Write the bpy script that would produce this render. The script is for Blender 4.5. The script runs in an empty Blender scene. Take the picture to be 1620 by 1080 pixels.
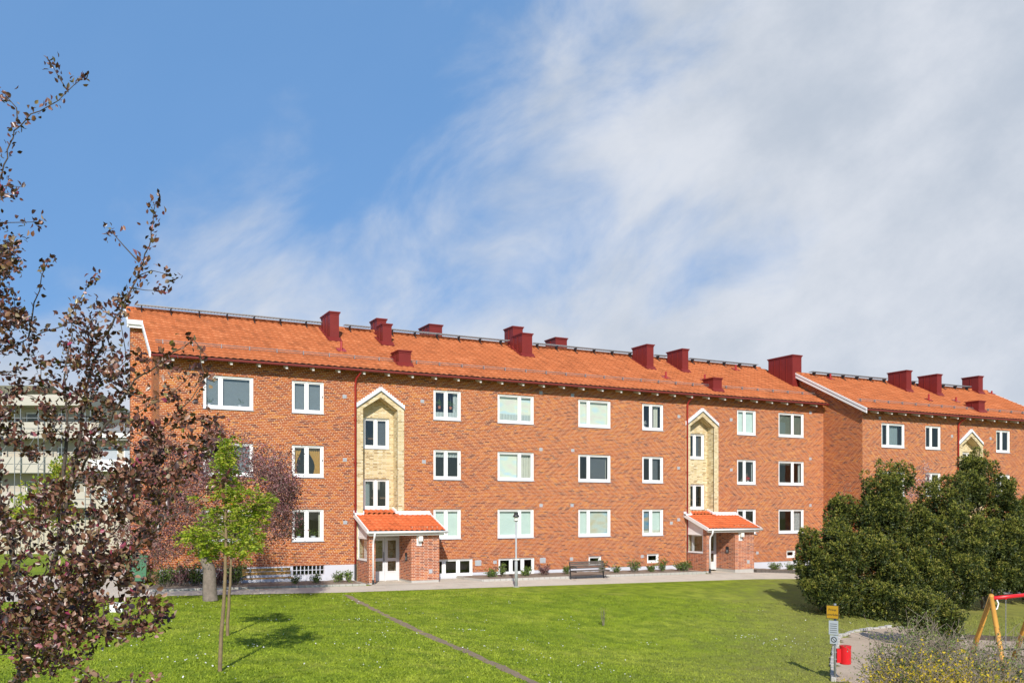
import bpy, math, random
import numpy as np
from mathutils import Vector
C = bpy.context.scene
R = math.radians

# ------------------------------------------------------------------ camera
YAW = R(27.3); FPX = 1414.0; CX = 810.0; HY = 805.0; HC = 3.42
cs, sn = math.cos(YAW), math.sin(YAW)
cam = bpy.data.cameras.new('camera'); camo = bpy.data.objects.new('camera', cam)
C.collection.objects.link(camo); C.camera = camo
camo.location = (0, 0, HC); camo.rotation_euler = (R(90), 0, -YAW)
cam.sensor_width = 36; cam.lens = FPX/1620*36; cam.shift_y = (HY-540)/1620
cam.clip_start = .1; cam.clip_end = 3000
# ------------------------------------------------------------------ sun and sky
SUN_AZ, SUN_EL = R(24.5), R(33)
ld = Vector((math.sin(SUN_AZ)*math.cos(SUN_EL), math.cos(SUN_AZ)*math.cos(SUN_EL), -math.sin(SUN_EL)))
sl = bpy.data.lights.new('sun', 'SUN'); sl.energy = 5.0; sl.angle = R(.5); sl.color = (1, .94, .86)
so = bpy.data.objects.new('sun', sl); C.collection.objects.link(so)
so.rotation_euler = ld.to_track_quat('-Z', 'Y').to_euler(); so.location = (0, -20, 40)
W = bpy.data.worlds.new('World'); C.world = W; W.use_nodes = True
nt = W.node_tree; nd = nt.nodes; lk = nt.links; nd.clear()
def wn(t, **k):
    n = nd.new(t)
    for a, b in k.items(): setattr(n, a, b)
    return n
sky = wn('ShaderNodeTexSky', sky_type='NISHITA', sun_disc=False); sky.sun_elevation = SUN_EL; sky.sun_rotation = R(204.5)
sky.air_density = 1.0; sky.dust_density = .3; sky.ozone_density = 2.0
tint = wn('ShaderNodeMix', data_type='RGBA', blend_type='MULTIPLY'); tint.inputs[0].default_value = 1
tint.inputs[7].default_value = (.80, .96, 1.22, 1)
lk.new(sky.outputs[0], tint.inputs[6])
tc = wn('ShaderNodeTexCoord'); mp = wn('ShaderNodeMapping', vector_type='POINT'); mp.inputs['Rotation'].default_value = (0, 0, YAW)
lk.new(tc.outputs['Generated'], mp.inputs[0])
sp = wn('ShaderNodeSeparateXYZ'); lk.new(mp.outputs[0], sp.inputs[0])
def wm(op, a, b=None, c=None):
    n = wn('ShaderNodeMath', operation=op)
    for i, v in enumerate((a, b, c)):
        if v is None: continue
        if isinstance(v, (int, float)): n.inputs[i].default_value = v
        else: lk.new(v, n.inputs[i])
    return n.outputs[0]
ymx = wm('MAXIMUM', sp.outputs[1], .05)
ax = wm('DIVIDE', sp.outputs[0], ymx); az = wm('DIVIDE', sp.outputs[2], ymx)      # tangents seen from the yard, any position
# streaks run up to the right
st = wn('ShaderNodeCombineXYZ')
p_al = wm('ADD', wm('MULTIPLY', ax, .82), wm('MULTIPLY', az, .57))
p_ac = wm('SUBTRACT', wm('MULTIPLY', az, .82), wm('MULTIPLY', ax, .57))
lk.new(wm('MULTIPLY', p_al, 2.9), st.inputs[0]); lk.new(wm('MULTIPLY', p_ac, 4.4), st.inputs[1]); st.inputs[2].default_value = 3.7
n1 = wn('ShaderNodeTexNoise'); n1.inputs['Scale'].default_value = 1.6; n1.inputs['Detail'].default_value = 9; n1.inputs['Roughness'].default_value = .58; n1.inputs['Distortion'].default_value = .35
lk.new(st.outputs[0], n1.inputs['Vector'])
n2 = wn('ShaderNodeTexNoise'); n2.inputs['Scale'].default_value = .9; n2.inputs['Detail'].default_value = 4
lk.new(st.outputs[0], n2.inputs['Vector'])
# clouds fill the sky to the right and low above the roofs
ca = wm('ADD', wm('MULTIPLY', ax, 1.7), .14); cbb = wm('ADD', wm('MULTIPLY', wm('SUBTRACT', .35, az), 3.6), wm('MULTIPLY', ax, .6))
base = wm('ADD', wm('SMOOTH_MAX', ca, cbb, .4), .17)
dens = wm('ADD', base, wm('MULTIPLY', wm('SUBTRACT', n1.outputs[0], .5), 1.65))
mr = wn('ShaderNodeMapRange', interpolation_type='SMOOTHSTEP'); lk.new(dens, mr.inputs[0])
mr.inputs[1].default_value = 0.02; mr.inputs[2].default_value = .85; mr.inputs[3].default_value = .04; mr.inputs[4].default_value = .95
cc = wn('ShaderNodeMix', data_type='RGBA'); n3 = wn('ShaderNodeTexNoise'); n3.inputs['Scale'].default_value = 2.4; n3.inputs['Detail'].default_value = 8; n3.inputs['Roughness'].default_value = .6; lk.new(st.outputs[0], n3.inputs['Vector'])
cf = wn('ShaderNodeMapRange', interpolation_type='SMOOTHSTEP'); lk.new(wm('ADD', wm('MULTIPLY', n3.outputs[0], .5), wm('MULTIPLY', n2.outputs[0], .5)), cf.inputs[0]); cf.inputs[1].default_value = .30; cf.inputs[2].default_value = .66; lk.new(cf.outputs[0], cc.inputs[0])
cc.inputs[6].default_value = (5.3, 5.9, 6.8, 1); cc.inputs[7].default_value = (7.6, 7.9, 8.5, 1)
fr_ = wn('ShaderNodeMapRange', interpolation_type='SMOOTHSTEP'); lk.new(sp.outputs[1], fr_.inputs[0]); fr_.inputs[1].default_value = -.1; fr_.inputs[2].default_value = .4
mx = wn('ShaderNodeMix', data_type='RGBA'); lk.new(wm('MULTIPLY', mr.outputs[0], fr_.outputs[0]), mx.inputs[0]); 
flat = wn('ShaderNodeMix', data_type='RGBA'); lk.new(wm('MULTIPLY', fr_.outputs[0], .7), flat.inputs[0]); lk.new(tint.outputs[2], flat.inputs[6]); flat.inputs[7].default_value = (1.55, 3.7, 7.3, 1)
lk.new(flat.outputs[2], mx.inputs[6]); lk.new(cc.outputs[2], mx.inputs[7])
bg = wn('ShaderNodeBackground'); bg.inputs[1].default_value = .1; lk.new(mx.outputs[2], bg.inputs[0])
ow = wn('ShaderNodeOutputWorld'); lk.new(bg.outputs[0], ow.inputs[0])
C.view_settings.view_transform = 'Standard'; C.view_settings.look = 'None'; C.view_settings.exposure = .0; C.view_settings.gamma = 1
C.cycles.max_bounces = 6; C.cycles.transparent_max_bounces = 12; C.cycles.sample_clamp_indirect = 6

# ------------------------------------------------------------------ sight lines -> places
def ray(px, py=HY):
    a = (px-CX)/FPX
    return Vector((sn+a*cs, cs-a*sn, (HY-py)/FPX))
def U(px, v): r = ray(px); return v*r.x/r.y
def onv(px, py, v): r = ray(px, py); t = v/r.y; return Vector((r.x*t, v, HC+r.z*t))
def atd(px, py, d): r = ray(px, py); return Vector((0, 0, HC))+r*d
def lerp_tab(tab, x):
    if x <= tab[0][0]: return tab[0][1]
    for (a, b), (c, d) in zip(tab, tab[1:]):
        if x <= c: return b+(d-b)*(x-a)/(c-a)
    return tab[-1][1]
TA = [(-10, .2), (3.6, .15), (10.7, -.02), (16.7, -.077), (24, -.167), (33, -.27), (43, -.6), (60, -.85)]
TB = [(-10, .15), (3.6, .12), (13, 0), (18, -.02), (25, -.035), (31, -.09), (36, -.2), (43, -.55), (60, -.85)]
def sst(a, b, x):
    t = min(1, max(0, (x-a)/(b-a))); return t*t*(3-2*t)
def G(u, v):
    za, zb = lerp_tab(TA, u), lerp_tab(TB, u)
    z = za+(zb-za)*min(1, max(0, (v-36)/2.2))
    z -= .95*sst(6, 18, u)*(1-sst(20, 35, v))*(1-.6*sst(35, 60, u))
    if v > 60: z += (-.4-z)*sst(60, 90, v)
    return z
def gh(px, py):
    r = ray(px, py); lo, hi = 4.0, 200.0
    f = lambda t: HC+r.z*t-G(r.x*t, r.y*t)
    t = 4.0
    while t < 200 and f(t) > 0: t += .5
    lo, hi = t-.5, t
    for _ in range(25):
        m = (lo+hi)/2
        if f(m) > 0: lo = m
        else: hi = m
    return Vector((r.x*lo, r.y*lo, G(r.x*lo, r.y*lo)))

# ------------------------------------------------------------------ materials
MATS = {}
class NT:
    def __init__(s, name):
        s.m = bpy.data.materials.new(name); s.m.use_nodes = True; s.t = s.m.node_tree
        s.b = s.t.nodes['Principled BSDF']; s.out = s.t.nodes['Material Output']
        MATS[name] = s.m
    def n(s, t, **k):
        x = s.t.nodes.new(t)
        for a, b in k.items(): setattr(x, a, b)
        return x
    def l(s, a, b): s.t.links.new(a, b)
    def set(s, i, v):
        if isinstance(v, bpy.types.NodeSocket): s.l(v, i)
        else: i.default_value = v
    def mth(s, op, a, b=None, c=None):
        x = s.n('ShaderNodeMath', operation=op)
        for i, v in enumerate((a, b, c)):
            if v is not None: s.set(x.inputs[i], v)
        return x.outputs[0]
    def mix(s, f, a, b, mode='MIX'):
        x = s.n('ShaderNodeMix', data_type='RGBA', blend_type=mode)
        s.set(x.inputs[0], f)
        for i, v in ((6, a), (7, b)): s.set(x.inputs[i], v if isinstance(v, bpy.types.NodeSocket) else (*v, 1))
        return x.outputs[2]
    def noise(s, scale, detail=3, rough=.5, vec=None, dist=0):
        x = s.n('ShaderNodeTexNoise'); x.inputs['Scale'].default_value = scale; x.inputs['Detail'].default_value = detail
        x.inputs['Roughness'].default_value = rough; x.inputs['Distortion'].default_value = dist
        if vec is None:
            if not hasattr(s, 'tc'): s.tc = s.n('ShaderNodeTexCoord')
            vec = s.tc.outputs['Object']
        s.l(vec, x.inputs['Vector']); return x.outputs[0]
    def ramp(s, f, stops, const=False):
        x = s.n('ShaderNodeValToRGB'); e = x.color_ramp.elements
        if const: x.color_ramp.interpolation = 'CONSTANT'
        while len(e) < len(stops): e.new(.5)
        for q, (p, c) in zip(e, stops): q.position = p; q.color = (*c, 1)
        s.set(x.inputs[0], f); return x.outputs[0]
    def bump(s, h, strength=.3, dist=.02):
        x = s.n('ShaderNodeBump'); x.inputs['Strength'].default_value = strength; x.inputs['Distance'].default_value = dist
        s.l(h, x.inputs['Height']); s.l(x.outputs[0], s.b.inputs['Normal'])
    def col(s, c): s.set(s.b.inputs['Base Color'], c if isinstance(c, bpy.types.NodeSocket) else (*c, 1))
    def rough(s, r): s.set(s.b.inputs['Roughness'], r)
def plain(name, c, rough=.6, var=.15, scale=6, metal=0, bump=0, spec=None):
    k = NT(name); f = k.noise(scale, 4)
    k.col(k.mix(f, tuple(x*(1-var) for x in c), tuple(min(1, x*(1+var)) for x in c))); k.rough(rough)
    k.b.inputs['Metallic'].default_value = metal
    if spec is not None: k.b.inputs['Specular IOR Level'].default_value = spec
    if bump: k.bump(k.noise(scale*5, 4), bump)
    return k.m
def brick(name, pal, mortar, h=.075, S=.25, H=.125, zig=6, shift=.125, patch=.25, tone=((.82, .8, .82), (1.12, 1.1, 1.05))):
    k = NT(name); uv = k.n('ShaderNodeUVMap'); s = k.n('ShaderNodeSeparateXYZ'); k.l(uv.outputs[0], s.inputs[0])
    x, y = s.outputs[0], s.outputs[1]
    yr = k.mth('DIVIDE', y, h); row = k.mth('FLOOR', yr); fy = k.mth('SUBTRACT', yr, row)
    sh = k.mth('MULTIPLY', k.mth('PINGPONG', row, zig), shift)
    P = 2*S+H
    x2 = k.mth('ADD', x, sh); cell = k.mth('FLOOR', k.mth('DIVIDE', x2, P)); t = k.mth('SUBTRACT', x2, k.mth('MULTIPLY', cell, P))
    i1 = k.mth('GREATER_THAN', t, S); i2 = k.mth('GREATER_THAN', t, 2*S); i = k.mth('ADD', i1, i2)
    loc = k.mth('SUBTRACT', t, k.mth('MULTIPLY', i, S)); wd = k.mth('SUBTRACT', S, k.mth('MULTIPLY', i2, S-H))
    j = .0068
    m1 = k.mth('LESS_THAN', loc, j*1.6); m2 = k.mth('GREATER_THAN', loc, k.mth('SUBTRACT', wd, j)); m3 = k.mth('LESS_THAN', fy, 2*j/h)
    mo = k.mth('MINIMUM', k.mth('ADD', k.mth('ADD', m1, m2), m3), 1)
    cb = k.n('ShaderNodeCombineXYZ'); k.l(k.mth('ADD', k.mth('MULTIPLY', cell, 3), i), cb.inputs[0]); k.l(row, cb.inputs[1])
    w = k.n('ShaderNodeTexWhiteNoise', noise_dimensions='3D'); k.l(cb.outputs[0], w.inputs['Vector'])
    pn = k.noise(.55, 3, .6, uv.outputs[0])
    f = k.mth('ADD', w.outputs[0], k.mth('MULTIPLY', k.mth('SUBTRACT', pn, .5), patch*2))
    c = k.ramp(f, pal, True)
    fine = k.noise(9, 3, .6, uv.outputs[0])
    c = k.mix(1.0, c, k.mix(fine, *tone), 'MULTIPLY')
    c = k.mix(mo, c, mortar)
    big = k.noise(.13, 3, .5, uv.outputs[0])
    c = k.mix(1.0, c, k.mix(big, (.86, .74, .74), (1.12, 1.22, 1.2)), 'MULTIPLY')
    k.col(c); k.rough(.88); k.b.inputs['Specular IOR Level'].default_value = .25
    k.bump(k.mth('SUBTRACT', 1, mo), .5, .008)
    return k.m
BRICK = brick('red_brick', [(0, (.16, .038, .026)), (.07, (.26, .058, .022)), (.20, (.34, .076, .018)), (.44, (.41, .094, .017)), (.70, (.46, .125, .018)), (.93, (.52, .178, .026))], (.68, .46, .30), h=.0735, S=.28, H=.135, zig=14, shift=.088, patch=.06, tone=((.90, .88, .88), (1.08, 1.06, 1.05)))
BRICK2 = brick('porch_brick', [(0, (.20, .055, .035)), (.1, (.33, .09, .04)), (.35, (.44, .125, .05)), (.7, (.52, .16, .06)), (.9, (.54, .20, .07))], (.70, .54, .42), zig=1, shift=.19, patch=.1)
YBRICK = brick('yellow_brick', [(0, (.40, .29, .13)), (.1, (.56, .44, .22)), (.35, (.66, .54, .29)), (.7, (.72, .61, .36)), (.92, (.76, .68, .46))], (.66, .60, .47), zig=1, shift=.19, patch=.12)
def tile_mat(name, base, tw, th, moss=.0):
    k = NT(name); uv = k.n('ShaderNodeUVMap'); s = k.n('ShaderNodeSeparateXYZ'); k.l(uv.outputs[0], s.inputs[0])
    cb = k.n('ShaderNodeCombineXYZ')
    k.l(k.mth('FLOOR', k.mth('DIVIDE', s.outputs[0], tw)), cb.inputs[0]); k.l(k.mth('FLOOR', k.mth('DIVIDE', s.outputs[1], th)), cb.inputs[1])
    w = k.n('ShaderNodeTexWhiteNoise', noise_dimensions='3D'); k.l(cb.outputs[0], w.inputs['Vector'])
    c = k.ramp(w.outputs[0], [(0, tuple(x*.74 for x in base)), (.25, tuple(x*.9 for x in base)), (.8, base), (1, (min(1, base[0]*1.12), base[1]*1.25, base[2]*1.4))])
    n = k.noise(.35, 5, .6, uv.outputs[0]); c = k.mix(1, c, k.mix(n, (.93, .91, .91), (1.06, 1.07, 1.06)), 'MULTIPLY')
    n2 = k.noise(14, 4, .7, uv.outputs[0]); c = k.mix(1, c, k.mix(n2, (.78, .76, .74), (1.16, 1.16, 1.16)), 'MULTIPLY')
    st = k.n('ShaderNodeMapping'); st.inputs['Scale'].default_value = (3.2, .25, 1); k.l(uv.outputs[0], st.inputs[0])
    n3 = k.noise(1, 4, .6, st.outputs[0]); f3 = k.n('ShaderNodeMapRange'); k.l(n3, f3.inputs[0]); f3.inputs[1].default_value = .55; f3.inputs[2].default_value = .8; f3.inputs[4].default_value = .07+moss
    c = k.mix(f3.outputs[0], c, (.22, .10, .05))
    k.col(c); k.rough(.72); k.b.inputs['Specular IOR Level'].default_value = .3
    return k.m
TILE = tile_mat('clay_tile', (.52, .160, .056), .30, .36)
PTILE = tile_mat('porch_tile', (.66, .155, .05), .25, .32)
GTILE = tile_mat('grey_tile', (.30, .29, .26), .3, .4); MTILE = tile_mat('mossy_tile', (.24, .22, .12), .3, .4)
WHITE = plain('white_paint', (.83, .83, .81), .45, .04, 3); WOODW = plain('pale_wood', (.74, .70, .64), .7, .1)
RED = plain('red_sheet_metal', (.185, .022, .018), .5, .14, 2.5, spec=.3); REDP = plain('red_pipe', (.36, .03, .025), .35, .08)
DRED = plain('dark_red_gutter', (.21, .03, .025), .4, .1); BLACK = plain('black_metal', (.03, .03, .032), .45)
STEEL = plain('galvanised_steel', (.34, .355, .36), .45, .1, 8, .5); GREY = plain('grey_plate', (.42, .44, .46), .6)
PLINTH = plain('painted_plinth', (.60, .61, .66), .9, .1, 1.5, bump=.15); CONC = plain('concrete', (.46, .44, .40), .9, .15, 5, bump=.3)
SOFF = plain('dark_soffit', (.10, .07, .055), .8); DOORW = plain('door_paint', (.66, .67, .68), .4, .05)
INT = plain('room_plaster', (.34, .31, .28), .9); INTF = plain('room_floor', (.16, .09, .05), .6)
LEADF = plain('white_flashing', (.80, .81, .82), .4, .06, 4)
def glass(name, tintc=(.95, .975, .97), refl=1.25):
    k = NT(name); fr = k.n('ShaderNodeLayerWeight'); fr.inputs[0].default_value = .5
    f = k.mth('MINIMUM', k.mth('MULTIPLY', k.mth('ADD', .042, k.mth('MULTIPLY', .95, k.mth('POWER', fr.outputs['Facing'], 5))), refl), 1)
    tr = k.n('ShaderNodeBsdfTransparent'); tr.inputs[0].default_value = (*tintc, 1)
    gl = k.n('ShaderNodeBsdfGlossy'); gl.inputs['Roughness'].default_value = .015
    wv = k.noise(1.3, 2); bp = k.n('ShaderNodeBump'); bp.inputs['Strength'].default_value = .05; bp.inputs['Distance'].default_value = .05
    k.l(wv, bp.inputs['Height']); k.l(bp.outputs[0], gl.inputs['Normal'])
    ms = k.n('ShaderNodeMixShader'); k.l(f, ms.inputs[0]); k.l(tr.outputs[0], ms.inputs[1]); k.l(gl.outputs[0], ms.inputs[2])
    k.l(ms.outputs[0], k.out.inputs[0]); return k.m
GLASS = glass('window_glass')
def cloth(name, c, trans=.3, var=.1, scale=5):
    k = NT(name); f = k.noise(scale, 3); cc_ = k.mix(f, tuple(x*(1-var) for x in c), tuple(min(1, x*(1+var)) for x in c))
    k.col(cc_); k.rough(.9)
    tr = k.n('ShaderNodeBsdfTranslucent'); k.l(cc_, tr.inputs[0])
    ms = k.n('ShaderNodeMixShader'); ms.inputs[0].default_value = trans
    k.l(k.b.outputs[0], ms.inputs[1]); k.l(tr.outputs[0], ms.inputs[2]); k.l(ms.outputs[0], k.out.inputs[0]); return k.m
SHEER = cloth('sheer_curtain', (.26, .29, .31)); CREAM = cloth('cream_curtain', (.74, .72, .60)); GOLD = cloth('gold_curtain', (.62, .34, .06))
LACE = cloth('lace_curtain', (.58, .62, .60), var=.3, scale=30); PATT = cloth('patterned_curtain', (.5, .5, .5), var=.7, scale=14)
GREYG = cloth('grey_roller_blind', (.13, .14, .155)); OLIVE = cloth('olive_blind', (.20, .23, .19)); TEAL = cloth('blue_grey_curtain', (.30, .37, .38))
def blind_mat(name, a, b, c_):
    k = NT(name); uv = k.n('ShaderNodeUVMap'); mpx = k.n('ShaderNodeMapping'); mpx.inputs['Rotation'].default_value = (0, 0, .5); mpx.inputs['Scale'].default_value = (1, 2.4, 1); k.l(uv.outputs[0], mpx.inputs[0])
    c = k.ramp(k.noise(1.4, 2, .4, mpx.outputs[0]), [(.3, a), (.5, b), (.7, c_)])
    s = k.n('ShaderNodeSeparateXYZ'); k.l(uv.outputs[0], s.inputs[0])
    sl_ = k.mth('LESS_THAN', k.mth('FRACT', k.mth('DIVIDE', s.outputs[1], .05)), .22)
    c = k.mix(sl_, c, tuple(x*.8 for x in b)); k.col(c); k.rough(.7); return k.m
MINT = blind_mat('mint_blind', (.60, .70, .65), (.64, .74, .68), (.66, .75, .70))
IRID = blind_mat('blind_painted_sheen', (.52, .70, .82), (.74, .76, .62), (.76, .66, .60))  # iridescent glass reflection painted into the blind colour as slanting tints
BLUEB = blind_mat('striped_blue_blind', (.36, .55, .66), (.58, .62, .54), (.60, .50, .32)); ORB = blind_mat('orange_blue_blind', (.05, .22, .40), (.24, .30, .32), (.62, .33, .07))
def grass_mat(name, blade=False):
    k = NT(name); geo = k.n('ShaderNodeNewGeometry'); pos = geo.outputs['Position']
    big = k.noise(.22, 4, .6, pos); mid = k.noise(1.6, 4, .65, pos); fine = k.noise(22, 3, .7, pos)
    c = k.ramp(big, [(.32, (.20, .285, .014)), (.5, (.26, .34, .018)), (.68, (.35, .40, .045))])
    m2 = k.n('ShaderNodeMapRange'); k.l(mid, m2.inputs[0]); m2.inputs[1].default_value = .4; m2.inputs[2].default_value = .62; m2.inputs[4].default_value = .8
    c = k.mix(m2.outputs[0], c, (.125, .195, .010))
    yl = k.n('ShaderNodeMapRange'); k.l(k.noise(.7, 5, .7, pos), yl.inputs[0]); yl.inputs[1].default_value = .56; yl.inputs[2].default_value = .74; yl.inputs[4].default_value = .6
    c = k.mix(yl.outputs[0], c, (.36, .36, .07))
    c = k.mix(1, c, k.mix(fine, (.55, .57, .5), (1.42, 1.40, 1.35)), 'MULTIPLY')
    # dry yellowish turf where the ground falls to the playground
    s = k.n('ShaderNodeSeparateXYZ'); k.l(pos, s.inputs[0])
    d = k.n('ShaderNodeMapRange', interpolation_type='SMOOTHSTEP'); k.l(k.mth('ADD', k.mth('SUBTRACT', s.outputs[0], s.outputs[1]), k.mth('MULTIPLY', mid, 9)), d.inputs[0])
    d.inputs[1].default_value = -3; d.inputs[2].default_value = 7; d.inputs[4].default_value = .55
    c = k.mix(d.outputs[0], c, k.mix(fine, (.20, .165, .06), (.34, .29, .12)))
    if blade: c = k.mix(.35, c, k.mix(geo.outputs['Random Per Island'], (.09, .14, .008), (.34, .38, .06)))
    k.col(c); k.rough(.8); k.b.inputs['Specular IOR Level'].default_value = .2
    if not blade: k.bump(fine, .9, .04)
    return k.m
GRASS = grass_mat('lawn_turf'); BLADE = grass_mat('grass_blades', True)
def ground_mat(name, a, b, sc=3, sc2=60, dark=(.10, .08, .06), amt=.35):
    k = NT(name); geo = k.n('ShaderNodeNewGeometry'); pos = geo.outputs['Position']
    c = k.mix(k.noise(sc, 4, .6, pos), a, b); f = k.noise(sc2, 3, .7, pos); c = k.mix(1, c, k.mix(f, (.72, .72, .72), (1.25, 1.25, 1.25)), 'MULTIPLY')
    m = k.n('ShaderNodeMapRange'); k.l(k.noise(.8, 5, .7, pos), m.inputs[0]); m.inputs[1].default_value = .5; m.inputs[2].default_value = .75; m.inputs[4].default_value = amt
    c = k.mix(m.outputs[0], c, dark); k.col(c); k.rough(.95); k.bump(f, .5, .02); return k.m
PATH = ground_mat('path_paving', (.55, .49, .40), (.66, .60, .50), 2, 40, (.34, .30, .23), .45)
SOIL = ground_mat('bed_soil', (.20, .155, .115), (.30, .24, .18), 3, 30, (.10, .08, .06), .5)
GRAVEL = ground_mat('playground_gravel', (.44, .34, .245), (.56, .45, .335), 1.5, 26, (.27, .21, .14), .6)
SLAB = ground_mat('paver', (.22, .155, .10), (.31, .235, .155), 4, 50, (.14, .12, .07), .5)
def leaf_mat(name, stops, rough=.5, trans=.25, spec=.4):
    k = NT(name); geo = k.n('ShaderNodeNewGeometry'); c = k.ramp(geo.outputs['Random Per Island'], stops)
    k.col(c); k.rough(rough); k.b.inputs['Specular IOR Level'].default_value = spec
    tr = k.n('ShaderNodeBsdfTranslucent'); k.l(c, tr.inputs[0]); ms = k.n('ShaderNodeMixShader'); ms.inputs[0].default_value = trans
    k.l(k.b.outputs[0], ms.inputs[1]); k.l(tr.outputs[0], ms.inputs[2]); k.l(ms.outputs[0], k.out.inputs[0]); return k.m
CRAB = leaf_mat('bronze_leaf', [(0, (.024, .011, .009)), (.35, (.075, .026, .018)), (.6, (.17, .062, .038)), (.76, (.26, .125, .075)), (.87, (.34, .20, .13)), (.93, (.20, .17, .04)), (.965, (.42, .32, .25)), (.99, (.30, .04, .09))], .36, .10, .65)
PURP = leaf_mat('purple_leaf', [(0, (.07, .03, .03)), (.35, (.18, .08, .075)), (.7, (.30, .15, .14)), (.88, (.38, .15, .19)), (1, (.42, .29, .22))], .5, .2)
ROWAN = leaf_mat('fresh_green_leaf', [(0, (.12, .20, .012)), (.5, (.28, .38, .022)), (.82, (.46, .50, .04)), (1, (.56, .47, .10))], .5, .35)
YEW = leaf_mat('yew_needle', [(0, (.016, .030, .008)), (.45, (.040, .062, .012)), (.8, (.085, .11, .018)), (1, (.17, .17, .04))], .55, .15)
YEWT = leaf_mat('yew_tip_lit_top', [(0, (.12, .155, .02)), (.6, (.25, .27, .035)), (1, (.42, .36, .09))], .6, .2)  # young yellow-green growth, also paints the lit tops of the foliage puffs
BUSH = leaf_mat('bush_leaf', [(0, (.04, .08, .012)), (.6, (.12, .20, .03)), (1, (.26, .34, .07))], .5, .25)
FORS = leaf_mat('yellow_blossom', [(0, (.24, .24, .03)), (.5, (.52, .40, .025)), (1, (.74, .54, .03))], .6, .3)
TWLF = leaf_mat('sparse_bud_leaf', [(0, (.09, .15, .03)), (.6, (.22, .30, .07)), (1, (.36, .33, .12))], .6, .3)
BLOS = leaf_mat('pink_blossom', [(0, (.36, .20, .20)), (1, (.62, .42, .40))], .6, .3)
WFLOW = leaf_mat('white_petal', [(0, (.62, .62, .60)), (1, (.85, .85, .82))], .7, .2)
BARK = plain('bark', (.22, .18, .145), .9, .6, 7, bump=1); DBARK = plain('dark_bark', (.085, .065, .05), .85, .35, 10, bump=.5)
TWIG = plain('grey_twig', (.27, .215, .165), .9, .3, 8); YBARK = plain('young_bark', (.22, .16, .085), .85, .5, 9, bump=.6)
OLDW = plain('weathered_slat', (.12, .10, .085), .8, .35, 14); YWOOD = plain('oiled_slat', (.36, .20, .055), .6, .2, 6)
POLEW = plain('yellow_timber', (.60, .30, .05), .55, .22, 5); RPAINT = plain('bright_red_paint', (.62, .012, .018), .35, .06)
YSIGN = plain('amber_sign', (.48, .27, .012), .45, .05); SIGNG = plain('grey_sign', (.40, .44, .47), .5, .1); INK = plain('black_ink', (.02, .02, .02), .6)
BEIGE = plain('cream_render', (.50, .45, .36), .9, .06, 2); BWHITE = plain('balcony_white', (.50, .47, .40), .8, .08, 1); TERRA = plain('terracotta', (.45, .15, .07), .8)
CONT = plain('green_plastic', (.05, .17, .09), .5); LAMPG = plain('milk_glass', (.82, .80, .72), .3)

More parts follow.
